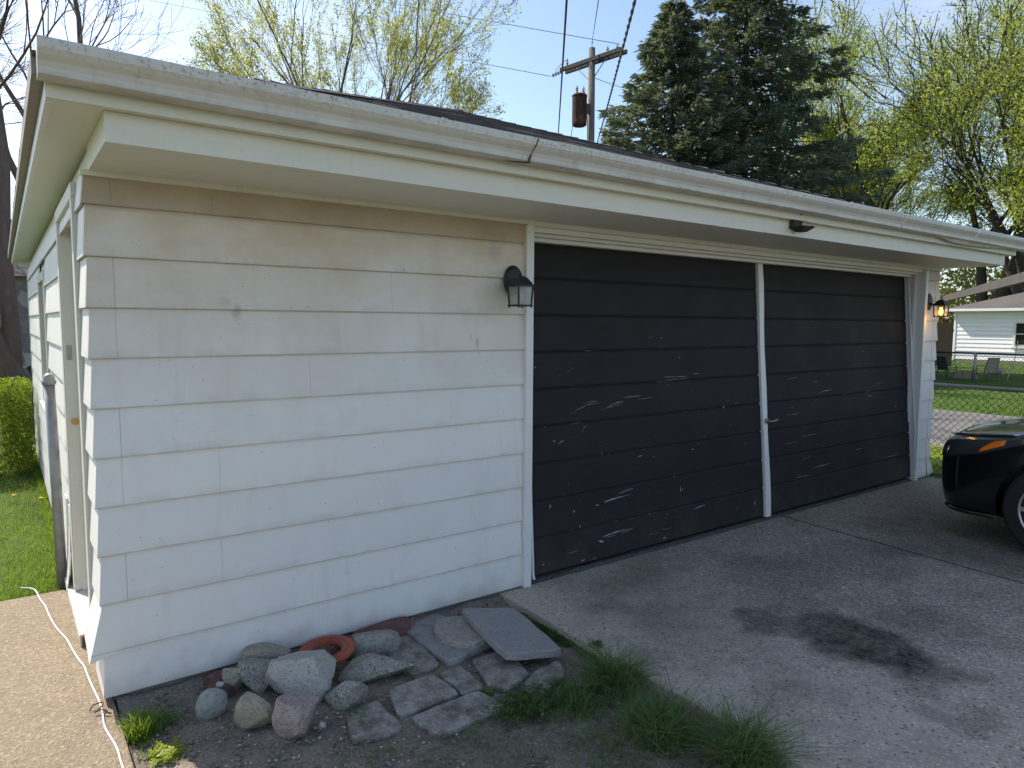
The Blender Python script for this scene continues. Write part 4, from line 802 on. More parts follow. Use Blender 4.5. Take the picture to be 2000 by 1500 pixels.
clover('low_weeds', 420, lambda: random.choice([(random.gauss(1.12, .06), random.gauss(-.50, .018)), (random.gauss(.83, .02), random.gauss(-.66, .03)), (random.gauss(1.37, .03), random.gauss(-.82, .015)), (random.gauss(.8, .1), random.gauss(-.95, .04)), (U(.1, .6), random.gauss(-.75, .06)), (random.gauss(1.27, .03), random.gauss(-.60, .02))]), DGRASS, .005, .025)
clover('sunlit_weeds', 130, lambda: (random.gauss(.13, .03), random.gauss(-.47, .03)), WEED, .009, .03)
clover('side_weeds', 9000, lambda: (U(7.56, 9.6), U(-3, 6)), WEED, .020, .10, -.05)
clover('drive_edge_weed', 30, lambda: (random.gauss(2.0, .012), random.gauss(-.83, .02)), CLOV, .010, .06, -.04)
def farreg():
    t_ = random.random(); x = 14.3+28*t_**1.3; return x, U(-6, 16)
tag(npmesh('right_lawn_grass', blades(42000, farreg, .03, .10, .02, .6, -.09), 3, LGRASS), kind='stuff')

# ---------------------------------------------------------------- hedge and left background
def leafcloud(c, n, size, up_bias=.0, asp=.6):
    """c: (n,3) centres -> diamond quads random orientation"""
    a = rng.normal(size=(n, 3)); a[:, 2] += up_bias; a /= np.linalg.norm(a, axis=1)[:, None]; b = rng.normal(size=(n, 3)); b -= (b*a).sum(1)[:, None]*a; b /= np.linalg.norm(b, axis=1)[:, None]
    s = (size*(.6+.8*rng.random(n)))[:, None]; return np.stack([c-a*s, c-b*s*asp*.6, c+a*s, c+b*s*asp*.6], 1)
h = thing('hedge', (-1.0, 6.4, -.06), 'clipped yellow-green hedge beside the left wall of the garage', 'hedge')
N = 22000; P = rng.random((N, 3)); face = rng.random(N); P[:, 2] = np.where(face < .35, 1-.08*rng.random(N)**2, P[:, 2]); P[:, 1] = np.where((face > .35) & (face < .7), .12*rng.random(N)**1.5, P[:, 1]); P[:, 0] = np.where((face > .7) & (face < .85), 1-.1*rng.random(N), P[:, 0])
nz = np.array([noise.noise(Vector((p[0]*6, p[1]*3, p[2]*2))) for p in P]); C_ = np.stack([-2.6+P[:, 0]*2.53+.05*nz, 5.6+P[:, 1]*1.1+.08*nz, -.02+P[:, 2]*(.90+.12*nz)], 1)
npmesh('foliage', leafcloud(C_, N, .022), 4, HEDGE, h)
hb = MB()
for k in range(60):
    x, y = U(-2.5, -.3), U(5.8, 6.5); hb.tube([(x, y, -.06), (x+U(-.1, .1), y+U(-.1, .1), .4), (x+U(-.15, .15), y+U(-.15, .15), .8)], [.012, .008, .004], 4)
hb.build('stem', BARK, h)
sh = thing('old_shed', (-2.5, 17, 0), 'weathered grey shed behind the bare tree at the left edge', 'shed')
SHW = m_stone('grey_peeling_boards', (.13, .125, .12), (.34, .33, .31), (.62, .62, .6), 3.5, .8)
for k in range(14):
    z = -.05+k*.19; MB().box((-6, 16.02+.002*k, z), (1.6, 16.06, z+.185)).build('wall_board', SHW, sh)
MB().box((-5.95, 16.065, -.1), (1.55, 20, 2.6)).build('wall', SHW, sh)
MB().add([(-6.2, 15.7, 2.55), (1.9, 15.7, 2.55), (1.9, 20.3, 2.55), (-6.2, 20.3, 2.55), (-4, 18, 3.7), (-.3, 18, 3.7)], [(0, 1, 5, 4), (1, 2, 5), (2, 3, 4, 5), (3, 0, 4), (3, 2, 1, 0)]).build('roof', SHB, sh)

# ---------------------------------------------------------------- trees
class Tree:
    def __init__(s, seed): s.r = random.Random(seed); s.tubes = []; s.tips = []
    def grow(s, p, d, L_, rad, lvl, maxl, spread, trop, wob, kids, ratio=.68, pl=.5):
        r = s.r; n = 5 if lvl < 2 else 4 if lvl < maxl else 3; pts = [p.copy()]; rr = [rad]; end = rad*(.55 if lvl < maxl else .35); dd = d.copy()
        for k in range(n):
            dd = (dd+Vector((r.gauss(0, wob), r.gauss(0, wob), r.gauss(0, wob)))+Vector((0, 0, trop))).normalized(); p = p+dd*L_/n; pts.append(p.copy()); rr.append(rad+(end-rad)*(k+1)/n)
            if lvl >= maxl-1: s.tips.append((p.copy(), dd.copy()))
        s.tubes.append((pts, rr, lvl))
        if lvl >= maxl: return
        nk = kids[min(lvl, len(kids)-1)]
        for k in range(nk):
            f = 1. if k < 2 else r.uniform(.35, .95); i = min(n, max(1, int(round(f*n)))); q = pts[i]; dq = (pts[i]-pts[i-1]).normalized()
            ax = dq.orthogonal().normalized(); ax.rotate(Matrix.Rotation(r.uniform(0, 6.28), 3, dq)); an = spread*r.uniform(.5, 1.3)*(.6 if k == 0 else 1)
            nd_ = dq.copy(); nd_.rotate(Matrix.Rotation(an, 3, ax)); s.grow(q, nd_, L_*ratio*r.uniform(.75, 1.2), rr[i]*(.82 if k == 0 else .62), lvl+1, maxl, spread, trop, wob, kids, ratio)
    def wood(s, name, mat, parent, minr=.004, l0=0, l1=99):
        mb = MB()
        for pts, rr, lvl in s.tubes:
            if l0 <= lvl <= l1: mb.tube(pts, [max(q, minr) for q in rr], 8 if lvl == 0 else 6 if lvl == 1 else 4 if lvl == 2 else 3, lvl == 0)
        return mb.build(name, mat, parent, smooth=True)
    def centres(s, n, spread, drop=0.):
        T = np.array([t[0][:] for t in s.tips]); i = rng.integers(0, len(T), n); c = T[i]+rng.normal(size=(n, 3))*spread; c[:, 2] -= drop*rng.random(n); return c
# bare tree on the left
def bare(loc, seed, label, sp=.5, starts=None, L0=2.6, r0=.22, maxl=5, mat=BARKR, kids=(3, 3, 3, 4, 4), minr=.0045, ratio=.7):
    t = thing('bare_tree', loc, label, 'tree', 'bare trees at the left'); T = Tree(seed)
    for (dx, dyy, l, r_) in starts: T.grow(Vector(loc), Vector((dx, dyy, 1)).normalized(), l, r_, 0, maxl, sp, .05, .10, kids, ratio)
    if seed == 5: T.tubes.append(([Vector((-.16, 13.15, -.2)), Vector((-.15, 13.15, 1.5)), Vector((-.19, 13.15, 3.0)), Vector((-.10, 13.2, 4.6)), Vector((-.22, 13.2, 6.2)), Vector((-.12, 13.3, 8.5)), Vector((-.3, 13.4, 11))], [.20, .155, .13, .10, .085, .05, .02], 0))
    T.wood('trunk', mat, t, .01, 0, 1); T.wood('twigs', mat, t, minr, 2, 9); return T
bare((-.10, 13.2, -.1), 5, 'leafless tree with thick trunk rising behind the hedge at the left edge', .62, ((-.02, -.02, 3.2, .27), (-.30, .1, 3.4, .18)))
bare((1.3, 15.2, -.1), 12, 'leafless tree showing above the left end of the gutter', .55, ((.05, -.1, 4.6, .22), (-.13, .0, 5.2, .18)), minr=.005)
bare((-4.2, 19, -.1), 9, 'leafless tree farther back at the left', .6, ((.2, .1, 4.5, .2),), minr=.007)
bare((-1.6, 10.4, -.1), 31, 'leafless sapling thicket overhanging the hedge', .75, ((.3, .0, 1.6, .05), (.1, .1, 1.9, .06), (-.2, .05, 1.9, .05)), maxl=4, minr=.003)
# budding maple above the roof, centre left
def leafy(name, loc, seed, label, cat, grp, starts, sp, trop, kids, maxl, ratio, nleaf, lsize, lspread, lmat, bark, minr=.006, asp=.6, wob=.07, drop=0.):
    t = thing(name, loc, label, cat, grp); T = Tree(seed)
    for dx, dyy, l, r_ in starts: T.grow(Vector(loc), Vector((dx, dyy, 1)).normalized(), l, r_, 0, maxl, sp, trop, wob, kids, ratio)
    T.wood('trunk', bark, t, .012, 0, 1); T.wood('limbs', bark, t, minr, 2, 9)
    c = T.centres(nleaf, lspread, drop); npmesh('crown', leafcloud(c, nleaf, lsize, .3, asp), 4, lmat, t); return T
leafy('maple_tree', (7.7, 15.0, -.1), 3, 'maple with sparse new buds fanning up behind the roof', 'tree', None,
      [(.0, 0, 5.0, .20)], .0, .0, (1,), 0, .7, 10, .01, .01, LEAFM, BARKM)
mt = [o for o in S.objects if o.name == 'maple_tree'][0]; T = Tree(17); bpy.data.objects.remove([c for c in mt.children if c.name.startswith('crown')][0]); bpy.data.objects.remove([c for c in mt.children if c.name.startswith('limbs')][0])
for a in np.linspace(0, 2*math.pi, 10)[:-1]:
    for k_, l_ in ((1.25, 2.9), (.62, 3.3)): T.grow(Vector((7.7, 15.0, 4.6+U(-.5, .6))), Vector((math.cos(a+k_)*k_, math.sin(a+k_)*k_, 1)).normalized(), l_*U(.85, 1.1), .05, 0, 4, .42, .035, .075, (4, 4, 3, 3), .60)
T.wood('limbs', BARKM, mt, .0045); c = T.centres(52000, .075); npmesh('crown', leafcloud(c, 52000, .038, .3, .55), 4, LEAFM, mt)
leafy('young_tree', (7.0, 24.5, -.1), 8, 'yellow-green shrubby tree low behind the roof left of the maple', 'tree', None, [(-.3, 0, 5.0, .1), (.15, .1, 5.2, .1), (-.05, .1, 5.5, .1)], .5, .05, (4, 4, 3), 4, .62, 12000, .055, .12, LEAFY, BARKM, .01)
# tall elms on the right
def elm(loc, seed, label, starts, nl=22000, sc=1.):
    leafy('elm_tree', loc, seed, label, 'tree', 'tall trees beyond the neighbour\'s garage', starts, .52, .03, (3, 3, 3, 3, 3, 2), 6, .735, nl, .078*sc, .26, LEAFY, BARK, .020, .55, .10, .3)
elm((43.5, 17.6, -.1), 21, 'tall spring-green elm nearest the spruces, forking above the eave', ((-.18, .12, 5.5, .56), (.12, -.1, 6.2, .46), (-.35, .3, 5.0, .34)), 75000)
elm((46.5, 13.2, -.1), 33, 'thick-trunked elm behind the left slope of the white garage roof', ((.0, .0, 6.0, .60), (.2, -.15, 6.0, .48), (-.1, .2, 6.5, .4)), 62000)
elm((44.5, 9.8, -.1), 47, 'leaning elm at the right edge of the view', ((-.25, .2, 6.0, .5), (.1, -.2, 6.0, .46), (-.5, .35, 5.4, .36)), 56000)
elm((52.0, 24.0, -.1), 58, 'farther elm filling the gap beside the spruce', ((.0, .0, 5.0, .3), (-.2, .2, 5.2, .25)), 36000)
elm((50.0, 5.0, -.1), 61, 'elm beyond the right edge behind the white garage', ((.0, .0, 6.0, .38), (-.3, .3, 6., .3)), 26000)
us = thing('undergrowth', (50, 16, 0), kind='stuff'); bpy.data.objects.remove(us)
Cc = np.stack([rng.uniform(47, 53, 46000), rng.uniform(-2, 34, 46000), 6.6*rng.random(46000)**1.1], 1); Cc[:, 2] *= .75+.5*np.array([noise.noise(Vector((a*.35, b*.35, 0))) for a, b, _ in Cc])
tag(npmesh('distant_brush', leafcloud(Cc, 46000, .17), 4, m_leaf('brush_leaves', (.10, .11, .03), (.30, .30, .08), .45, .5)), kind='stuff')
# spruces
def spruce(loc, H, slope, seed, label, zb=1.0):
    r = random.Random(seed); t = thing('spruce_tree', loc, label, 'tree', 'blue spruces behind the garage'); X, Y, Z = loc
    wd = MB(); wd.tube([(X, Y, Z), (X+.05, Y, H*.5), (X, Y, H)], [H*.016, H*.009, .02], 8); cs_ = []; ds = []; z = zb
    while z < H-.15:
        Lm = min((H-z)*slope, H*.31)*(1+.10*math.sin(z*1.7+seed)); nb = 7 if z > 2 else 9
        a0 = r.uniform(0, 6.28)
        for k in range(nb):
            a = a0+k*6.283/nb+r.uniform(-.25, .25); L_ = Lm*r.uniform(.72, 1.12)+.15; el = .25*(z/H)-.10+r.uniform(-.06, .06); pts = []
            for j in range(6):
                s_ = j/5; pts.append(Vector((X+math.cos(a)*L_*s_, Y+math.sin(a)*L_*s_, z+L_*(el*s_-.22*s_*s_+.16*s_**3))))
            wd.tube(pts, [.035*L_/3+.01, .028*L_/3+.01, .02*L_/3+.008, .015, .01, .006], 3, False)
            ncl = int(4+L_*4.6); cl = [(max(.12, r.random()**.6), r.uniform(-1, 1)) for _ in range(ncl)]+[(1., 0.)]
            for q in range(ncl*7):
                s_, sd_0 = cl[q % (ncl+1)]; s_ = min(1., max(.1, s_+r.gauss(0, .045))); i = min(4, int(s_*5)); f = s_*5-i; p = pts[i].lerp(pts[i+1], f); wsp = (.10+.34*L_*(1-s_)**.7*.5)
                side = sd_0+r.gauss(0, .13); pp = p+Vector((-math.sin(a), math.cos(a), 0))*side*wsp+Vector((0, 0, -abs(side)*wsp*.18-r.random()*.13))
                cs_.append(pp[:]); dv = Vector((math.cos(a)+(-math.sin(a))*side*.9, math.sin(a)+math.cos(a)*side*.9, r.uniform(-.55, .15))).normalized(); ds.append(dv[:])
        z += r.uniform(.24, .36)
    wd.build('trunk', BARK, t)
    c = np.array(cs_); d = np.array(ds); n = len(c); out = []
    for rep in range(3):
        b = rng.normal(size=(n, 3)); b -= (b*d).sum(1)[:, None]*d; b /= np.linalg.norm(b, axis=1)[:, None]; s_ = (.09+.11*rng.random(n))[:, None]; dd = d+rng.normal(size=(n, 3))*.30; o = rng.normal(size=(n, 3))*.05
        out.append(np.stack([c+o, c+o+dd*s_*.5+b*s_*.22, c+o+dd*s_*1.25, c+o+dd*s_*.5-b*s_*.22], 1))
    npmesh('crown', np.concatenate(out), 4, SPR, t)
spruce((21.9, 12.9, -.1), 17.8, .37, 2, 'large dark blue spruce with its top out of frame'); spruce((18.7, 13.5, -.1), 12.6, .50, 6, 'shorter dark spruce in front and left of the large one')

# ---------------------------------------------------------------- utility pole and wires
up_ = thing('utility_pole', (14.9, 13.35, -.1), 'weathered wooden utility pole with double crossarm and rusty transformer', 'utility pole')
MB().tube([(14.9, 13.35, -.2), (14.85, 13.33, 5), (14.82, 13.32, 10.05)], [.15, .125, .10], 12).build('pole', POLEW, up_, smooth=True)
ca, cb = Vector((14.71, 14.55, 9.68)), Vector((15.03, 12.15, 9.66)); side = Vector((.99, .13, 0))
for s_, nm in ((-.13, 0), (.13, 1)): MB().bar(ca+side*s_, cb+side*s_+Vector((0, 0, .02)), .09, .115).build('crossarm', GREYW, up_)
br = MB(); br.bar((14.76, 13.95, 9.62), (14.80, 13.40, 9.1), .03, .012); br.build('brace', GALV, up_); MB().bar((14.90, 12.75, 9.62), (14.84, 13.30, 9.1), .03, .012).build('brace', GALV, up_)
tr = MB().lathe((14.28, 13.25, 7.60), [(.18, 0), (.22, .03), (.225, .1), (.225, .85), (.235, .87), (.235, .91), (.15, .96), (.05, .98)], 20).build('transformer', m_stone('rusty_transformer_paint', (.035, .024, .022), (.085, .042, .03), (.18, .07, .03), 9, .7), up_, smooth=False)
MB().bar((14.45, 13.28, 8.2), (14.84, 13.33, 8.2), .05, .3).build('hanger', RUST, tr)
for dx_, dy_ in ((-.07, .05), (.12, -.03)): MB().lathe((14.28+dx_, 13.25+dy_, 8.55), [(.04, 0), (.05, .05), (.03, .08), (.05, .11), (.03, .14), (.05, .17), (.02, .25)], 10).build('bushing', PORC, tr)
def insul(p, h=.28): MB().lathe(p, [(.02, 0), (.05, .03), (.035, .08), (.05, .12), (.03, .17), (.035, h*.8), (.01, h)], 10).build('insulator', PORC, up_)
insul((14.70, 14.35, 9.74)); insul((14.93, 12.75, 9.75), .22); insul((15.0, 12.4, 9.72), .2)
li = MB()
for k in range(4): li.lathe((14.70, 14.62+.13*k, 9.68), [(.02, 0), (.06, .03), (.02, .06)], 10, 'y')
li.build('strain_insulator', PORC, up_); 
MB().lathe((14.82, 13.32, 9.98), [(.012, 0), (.012, .2), (.03, .24), (.005, .3)], 8).build('pole_top_pin', GALV, up_)
MB().tube(smoothpts([(14.70, 14.35, 10.0), (14.6, 14.7, 9.8), (14.65, 14.85, 9.7)]), .008, 4).build('jumper_wire', WIRE, up_); MB().tube(smoothpts([(14.21, 13.3, 8.8), (14.15, 13.2, 8.3), (14.1, 13.4, 7.4), (14.1, 13.5, 6.6)]), .01, 4).build('jumper_wire', WIRE, up_); MB().tube(smoothpts([(14.4, 13.22, 8.8), (14.30, 13.0, 8.4), (14.35, 12.95, 7.5), (14.5, 13.1, 6.5)]), .012, 4).build('jumper_wire', WIRE, up_)
def wire(a, b, r_, sag, label, twist=False, extend=0.):
    a = Vector(a); b = Vector(b); b = b+(b-a)*extend; pts = []
    for k in range(41):
        t_ = k/40; p = a.lerp(b, t_); p.z -= sag*4*t_*(1-t_); pts.append(p)
    mb = MB()
    if twist:
        for ph in (0, 3.14):
            q = []
            P2 = [a.lerp(b, k/400) for k in range(401)]
            for k, p in enumerate(P2):
                t_ = k/400; p = p.copy(); p.z -= sag*4*t_*(1-t_); an = k*.5+ph; q.append(p+Vector((math.cos(an), 0, math.sin(an)))*r_*.8)
            mb.tube(q, r_*.75, 4)
    else: mb.tube(pts, r_, 5)
    return tag(mb.build('utility_wire', WIRE), label, 'wire', 'overhead wires')
wire((14.82, 13.32, 10.25), (4.42, 1.76, 5.06), .008, .05, 'thin wire dropping almost straight from the pole top', extend=.3)
wire((14.20, 14.15, 7.54), (5.18, 3.16, 5.86), .018, .03, 'thick black service cable just left of the pole', extend=.4)
wire((13.77, 11.89, 6.77), (5.11, 1.9, 5.33), .016, .10, 'twisted black cable right of the pole', True, .4)
wire((10.56, 16.91, 8.43), (3.8, 4.17, 5.85), .010, .03, 'thin vertical cable crossing in front of the budding maple', extend=.3)
wire((15.02, 12.3, 9.9), (7.87, 29.73, 16.74), .010, .1, 'upper line running left from the pole behind the maple', extend=1.)
wire((14.70, 15.15, 9.68), (4.48, 37.3, 17.73), .010, .1, 'lower line running left from the strain insulators', extend=1.)
wire((14.84, 13.33, 9.2), (22.58, 18.4, 11.58), .010, .1, 'short line going right from the pole behind the spruce', extend=.3)

# ---------------------------------------------------------------- right side: fences, garage, chairs
def chain(name, x, ya, yb, zt, zb, pitch, label, rr=.021, wr=.0024, posts=3.0):
    t = thing(name, (x, yb, -.06), label, 'fence', 'chain-link fences'); zr = zt-.02
    MB().tube([(x, ya, zt), (x, (ya+yb)/2, zt-.008), (x, yb, zt)], rr, 8).build('top_rail', GALV2 if 'far' in label or 'second' in label else GALV, t, smooth=True)
    y = yb
    while y > ya: MB().tube([(x, y, -.1), (x, y, zt+.02)], rr*1.3, 8).build('post', GALV, t, smooth=True); y -= posts
    mb = MB(); Hh = zr-zb; y = ya-Hh
    while y < yb:
        for sg in (1, -1):
            y_a, y_b = (y, y+Hh) if sg > 0 else (y+Hh, y); z_a, z_b = zb, zr
            lo, hi = ya, yb
            # clip
            def clip(y1_, z1_, y2_, z2_):
                if y1_ < lo: f = (lo-y1_)/(y2_-y1_); z1_ += (z2_-z1_)*f; y1_ = lo
                if y2_ > hi: f = (hi-y1_)/(y2_-y1_); z2_ = z1_+(z2_-z1_)*f; y2_ = hi
                return y1_, z1_, y2_, z2_
            q = (y_a, z_a, y_b, z_b) if y_a < y_b else (y_b, z_b, y_a, z_a)
            if q[2] > lo and q[0] < hi:
                q = clip(*q)
                if q[2] > q[0]: mb.tube([(x+sg*wr*.8, q[0], q[1]), (x+sg*wr*.8, q[2], q[3])], wr, 3, False)
        y += pitch
    tag(mb.build('wire_mesh', GALV2, t), kind='stuff'); return t
chain('chain_link_fence', 7.75, -7, 3.0, .955, -.03, .072, 'near chain-link fence running from the garage corner behind the car', posts=6.6)
chain('chain_link_fence', 23.0, -8, 8.9, .78, .0, .11, 'second chain-link fence across the neighbouring lawn', .03, .004, 3.6)
bm_ = thing('wooden_beam', (9.2, -.2, 0), 'long weathered grey beam sloping up behind the right wall lantern', 'beam')
MB().bar((17.6, 4.33, 2.13), (7.9, -.92, 2.14), .06, .115).build('beam', GREYW, bm_); MB().box((17.45, 4.25, -.1), (17.57, 4.37, 2.07)).build('post', GREYW, bm_); MB().box((7.85, -.95, -.1), (7.95, -.85, 2.07)).build('post', GREYW, bm_)
for c_ in bm_.children:
    pass
# neighbour's white garage
ng = thing('neighbor_garage', (36, 7, 0), 'white lap-sided garage with brown shingle roof across the lawn', 'garage')
NSID = m_trim('neighbor_white_siding', (.80, .79, .80), .1)
ys, ye = 11.0, 2.2; zt = 2.33
for k in range(12):
    z = .05+k*.19
    for a, b in ((8.60, ys), (ye, 7.5)) if 3 <= k <= 8 else ((ye, ys),):
        MB().add([(36.0-.03, a, z), (36.0-.03, b, z), (36.0-.004, b, z+.2), (36.0-.004, a, z+.2), (36.02, a, z), (36.02, b, z), (36.02, b, z+.2), (36.02, a, z+.2)], [(0, 1, 2, 3), (7, 6, 5, 4), (0, 4, 5, 1), (3, 2, 6, 7), (0, 3, 7, 4), (1, 5, 6, 2)]).build('siding_board', NSID, ng)
MB().box((36.03, ye, -.1), (43, ys, 2.3)).build('wall', NSID, ng); MB().box((35.955, ys-.05, 0), (36.0, ys+.04, 2.33)).build('corner_board', NSID, ng)
MB().box((35.98, ye, -.1), (36.03, ys, .049)).build('foundation', FOUND, ng)
MB().add([(35.6, ye-.4, 2.38), (35.6, ys+.35, 2.38), (43.4, ys+.35, 2.38), (43.4, ye-.4, 2.38), (39.5, 6.6, 3.85), (39.5, 6.5, 3.85)], [(0, 1, 4, 5), (1, 2, 4), (2, 3, 5, 4), (3, 0, 5), (3, 2, 1, 0)]).build('roof', SHB, ng)
MB().box((35.56, ye-.44, 2.27), (35.62, ys+.39, 2.385)).build('fascia', NSID, ng); MB().box((35.62, ys+.33, 2.27), (43.4, ys+.39, 2.385)).build('fascia', NSID, ng); MB().box((35.62, ye-.4, 2.262), (36.02, ys+.33, 2.275)).build('soffit', NSID, ng)
nw = MB().box((36.0, 7.57, .78), (36.02, 8.53, 1.72)).build('window', WINGL, ng)
for a, b in (((35.93, 7.50, .70), (36.0, 7.57, 1.80)), ((35.93, 8.53, .70), (36.0, 8.60, 1.80)), ((35.93, 7.57, 1.72), (36.0, 8.53, 1.80)), ((35.90, 7.45, .62), (36.0, 8.65, .70)), ((35.96, 7.57, 1.23), (35.999, 8.53, 1.27))): MB().box(a, b).build('window_frame', JAMB, nw)
# brown board fence
bf = thing('wooden_fence', (30, 9.6, -.08), 'brown vertical board fence between the neighbour\'s garage and the trees', 'fence')
a_, b_ = Vector((28.6, 11.1, 0)), Vector((30.65, 8.95, 0)); nbd = 28
for k in range(nbd):
    p = a_.lerp(b_, k/nbd); q = a_.lerp(b_, (k+.93)/nbd); zt_ = 1.78+U(-.03, .03); MB().bar((p.x, p.y, zt_/2-.04), (q.x, q.y, zt_/2-.04), .02, zt_).build('fence_board', BROWNW, bf)
for z in (.4, 1.4): MB().bar((a_.x+.04, a_.y, z), (b_.x+.04, b_.y, z), .04, .08).build('rail', BROWNW, bf)
def chair(loc, rz, fab, label):
    t = thing('patio_chair', loc, label, 'chair', 'patio chairs round the fire ring'); t.rotation_euler = (0, 0, rz); t.scale = (.72, .72, .72)
    def B(pts, nm, r_=.016, m_=GALV2): return MB().tube(pts, r_, 6).build(nm, m_, t, world=False)
    B([(-.26, -.25, 0), (-.26, -.22, .42), (-.26, .22, .40), (-.26, .30, 0)], 'leg_frame'); B([(.26, -.25, 0), (.26, -.22, .42), (.26, .22, .40), (.26, .30, 0)], 'leg_frame')
    B([(-.26, .20, .38), (-.26, .38, .98), (.26, .38, .98), (.26, .20, .38)], 'back_frame'); B([(-.28, -.22, .42), (-.28, -.2, .62), (-.28, .28, .64)], 'armrest'); B([(.28, -.22, .42), (.28, -.2, .62), (.28, .28, .64)], 'armrest')
    MB().add([(-.25, -.22, .41), (.25, -.22, .41), (.25, .2, .38), (-.25, .2, .38)], [(0, 1, 2, 3)]).build('seat', fab, t, world=False); MB().add([(-.25, .21, .40), (.25, .21, .40), (.25, .37, .97), (-.25, .37, .97)], [(0, 1, 2, 3)]).build('backrest', fab, t, world=False)
    for c in t.children:
        if c.name.startswith(('seat', 'backrest')): c.modifiers.new('s', 'SOLIDIFY').thickness = .012
chair((23.75, 6.35, -.08), 1.2, DSLING, 'dark sling patio chair left of the log ring'); chair((24.05, 5.36, -.08), 2.6, SLING, 'tan sling patio chair right of the log ring')
lg = thing('log_border', (23.9, 5.85, -.08), 'low stack of split logs between the patio chairs', 'logs')
for k in range(4): MB().bar((23.85+.04*U(-1, 1), 6.2-.03*k, -.02+.06*k), (23.95, 5.55+.03*k, -.02+.06*k), .09, .05).build('log', simple('split_log', (.42, .33, .21), .8, 0, .3, 5), lg)
fr_ = thing('fire_grate', (23.6, 5.85, -.08), 'thin dark metal grate standing in front of the logs', 'grate')
MB().tube([(23.6, 6.1, -.08), (23.6, 6.1, .2), (23.62, 6.05, .22), (23.65, 5.6, .2), (23.65, 5.6, -.08)], .010, 6).build('frame', GALV2, fr_); MB().tube([(23.65, 5.57, -.08), (23.65, 5.57, .3)], .018, 6).build('upright', BLACKM, fr_); MB().tube([(23.62, 5.85, -.08), (23.62, 5.85, .2)], .009, 5).build('bar', GALV2, fr_)
tag(MB().tube([(27.3, 6.4, .05), (27.3, 6.0, .05)], .15, 14).build('log_round', simple('cut_log', (.36, .29, .21), .8, 0, .3, 6), smooth=False), 'short round log lying beside the tan chair', 'log')
tag(MB().tube([(25.1, 5.15, -.1), (25.14, 5.0, .5), (25.16, 4.95, 1.15)], .013, 5).build('garden_stake', simple('pale_stake', (.5, .46, .38), .7)), 'thin pale stake in the lawn right of the tan chair', 'stake')
rb = tag(MB().tube([(34.9, 11.7, -.08), (34.9, 11.65, .4), (34.95, 11.6, .8)], [.18, .16, .12], 10).build('brick_stack', BRICK), 'reddish stack beside the corner of the white garage', 'brick stack')

# ---------------------------------------------------------------- car
CX, CY = 6.21, -.87
car = thing('parked_car', (CX, CY, 0), 'black sedan parked nose-in on the right of the driveway', 'car')
#  station: y, half width, zbot, z belt, z hood centre
ST = [(0., .56, .27, .675, .76), (-.03, .71, .21, .685, .79), (-.10, .80, .185, .705, .815), (-.25, .86, .18, .735, .845), (-.5, .875, .20, .77, .875), (-.9, .905, .20, .83, .93), (-1.25, .915, .19, .87, .965), (-1.9, .92, .19, .90, .98), (-2.9, .92, .19, .92, .99), (-3.8, .91, .20, .95, 1.02), (-4.4, .88, .22, .94, 1.02), (-4.65, .80, .28, .90, .98), (-4.72, .62, .36, .84, .93)]
vs = []; nr = 0
for y, hw, zb, zs, zc in ST:
    half = [(0., zb), (hw*.6, zb), (hw*.955, zb+.012), (hw*.995, zb+.075), (hw, (zb+zs)/2), (hw*.995, zs-.06), (hw*.955, zs), (hw*.86, zs+(zc-zs)*.38), (hw*.5, zs+(zc-zs)*.86), (0., zc)]
    ring = half+[(-x, z) for x, z in half[-2:0:-1]]; nr = len(ring)
    for x, z in ring:
        sh_ = -.08*max(0, (.42-z)/.3)**1.5-.13*max(0, (z-.60)/.3)**1.6 if y > -.3 else 0
        sh_ *= max(0, 1+y/.3); vs.append((CX+x, CY+y+sh_-.05*(abs(x)/.9)**2*max(0, 1+y/.3), z))
fs = [(i*nr+j, i*nr+(j+1) % nr, (i+1)*nr+(j+1) % nr, (i+1)*nr+j) for i in range(len(ST)-1) for j in range(nr)]+[tuple(range(nr-1, -1, -1)), tuple((len(ST)-1)*nr+j for j in range(nr))]
body = MB().add(vs, fs).build('body', CARP, car, smooth=True)
md = body.modifiers.new('sub', 'SUBSURF'); md.levels = 3; md.render_levels = 3
cut = MB()
WY = (-.86, -3.66)
for wy in WY:
    for sx in (-1, 1): cut.lathe((CX+sx*.80, CY+wy, .33), [(.365, -.16), (.375, .16)], 36, 'x')
cuto = cut.build('cutter', CARPL, car)
bo = body.modifiers.new('arch', 'BOOLEAN'); bo.operation = 'DIFFERENCE'; bo.object = cuto; bo.solver = 'EXACT'
dg = bpy.context.evaluated_depsgraph_get(); dg.update(); nm_ = bpy.data.meshes.new_from_object(body.evaluated_get(dg)); body.modifiers.clear(); body.data = nm_; nm_.materials.clear(); nm_.materials.append(CARP); nm_.polygons.foreach_set('use_smooth', [True]*len(nm_.polygons)); bpy.data.objects.remove(cuto)
for e_ in nm_.edges: pass
try: nm_.set_sharp_from_angle(angle=R(40))
except Exception: pass
bvh = BVHTree.FromPolygons([v.co[:] for v in nm_.vertices], [p.vertices[:] for p in nm_.polygons])
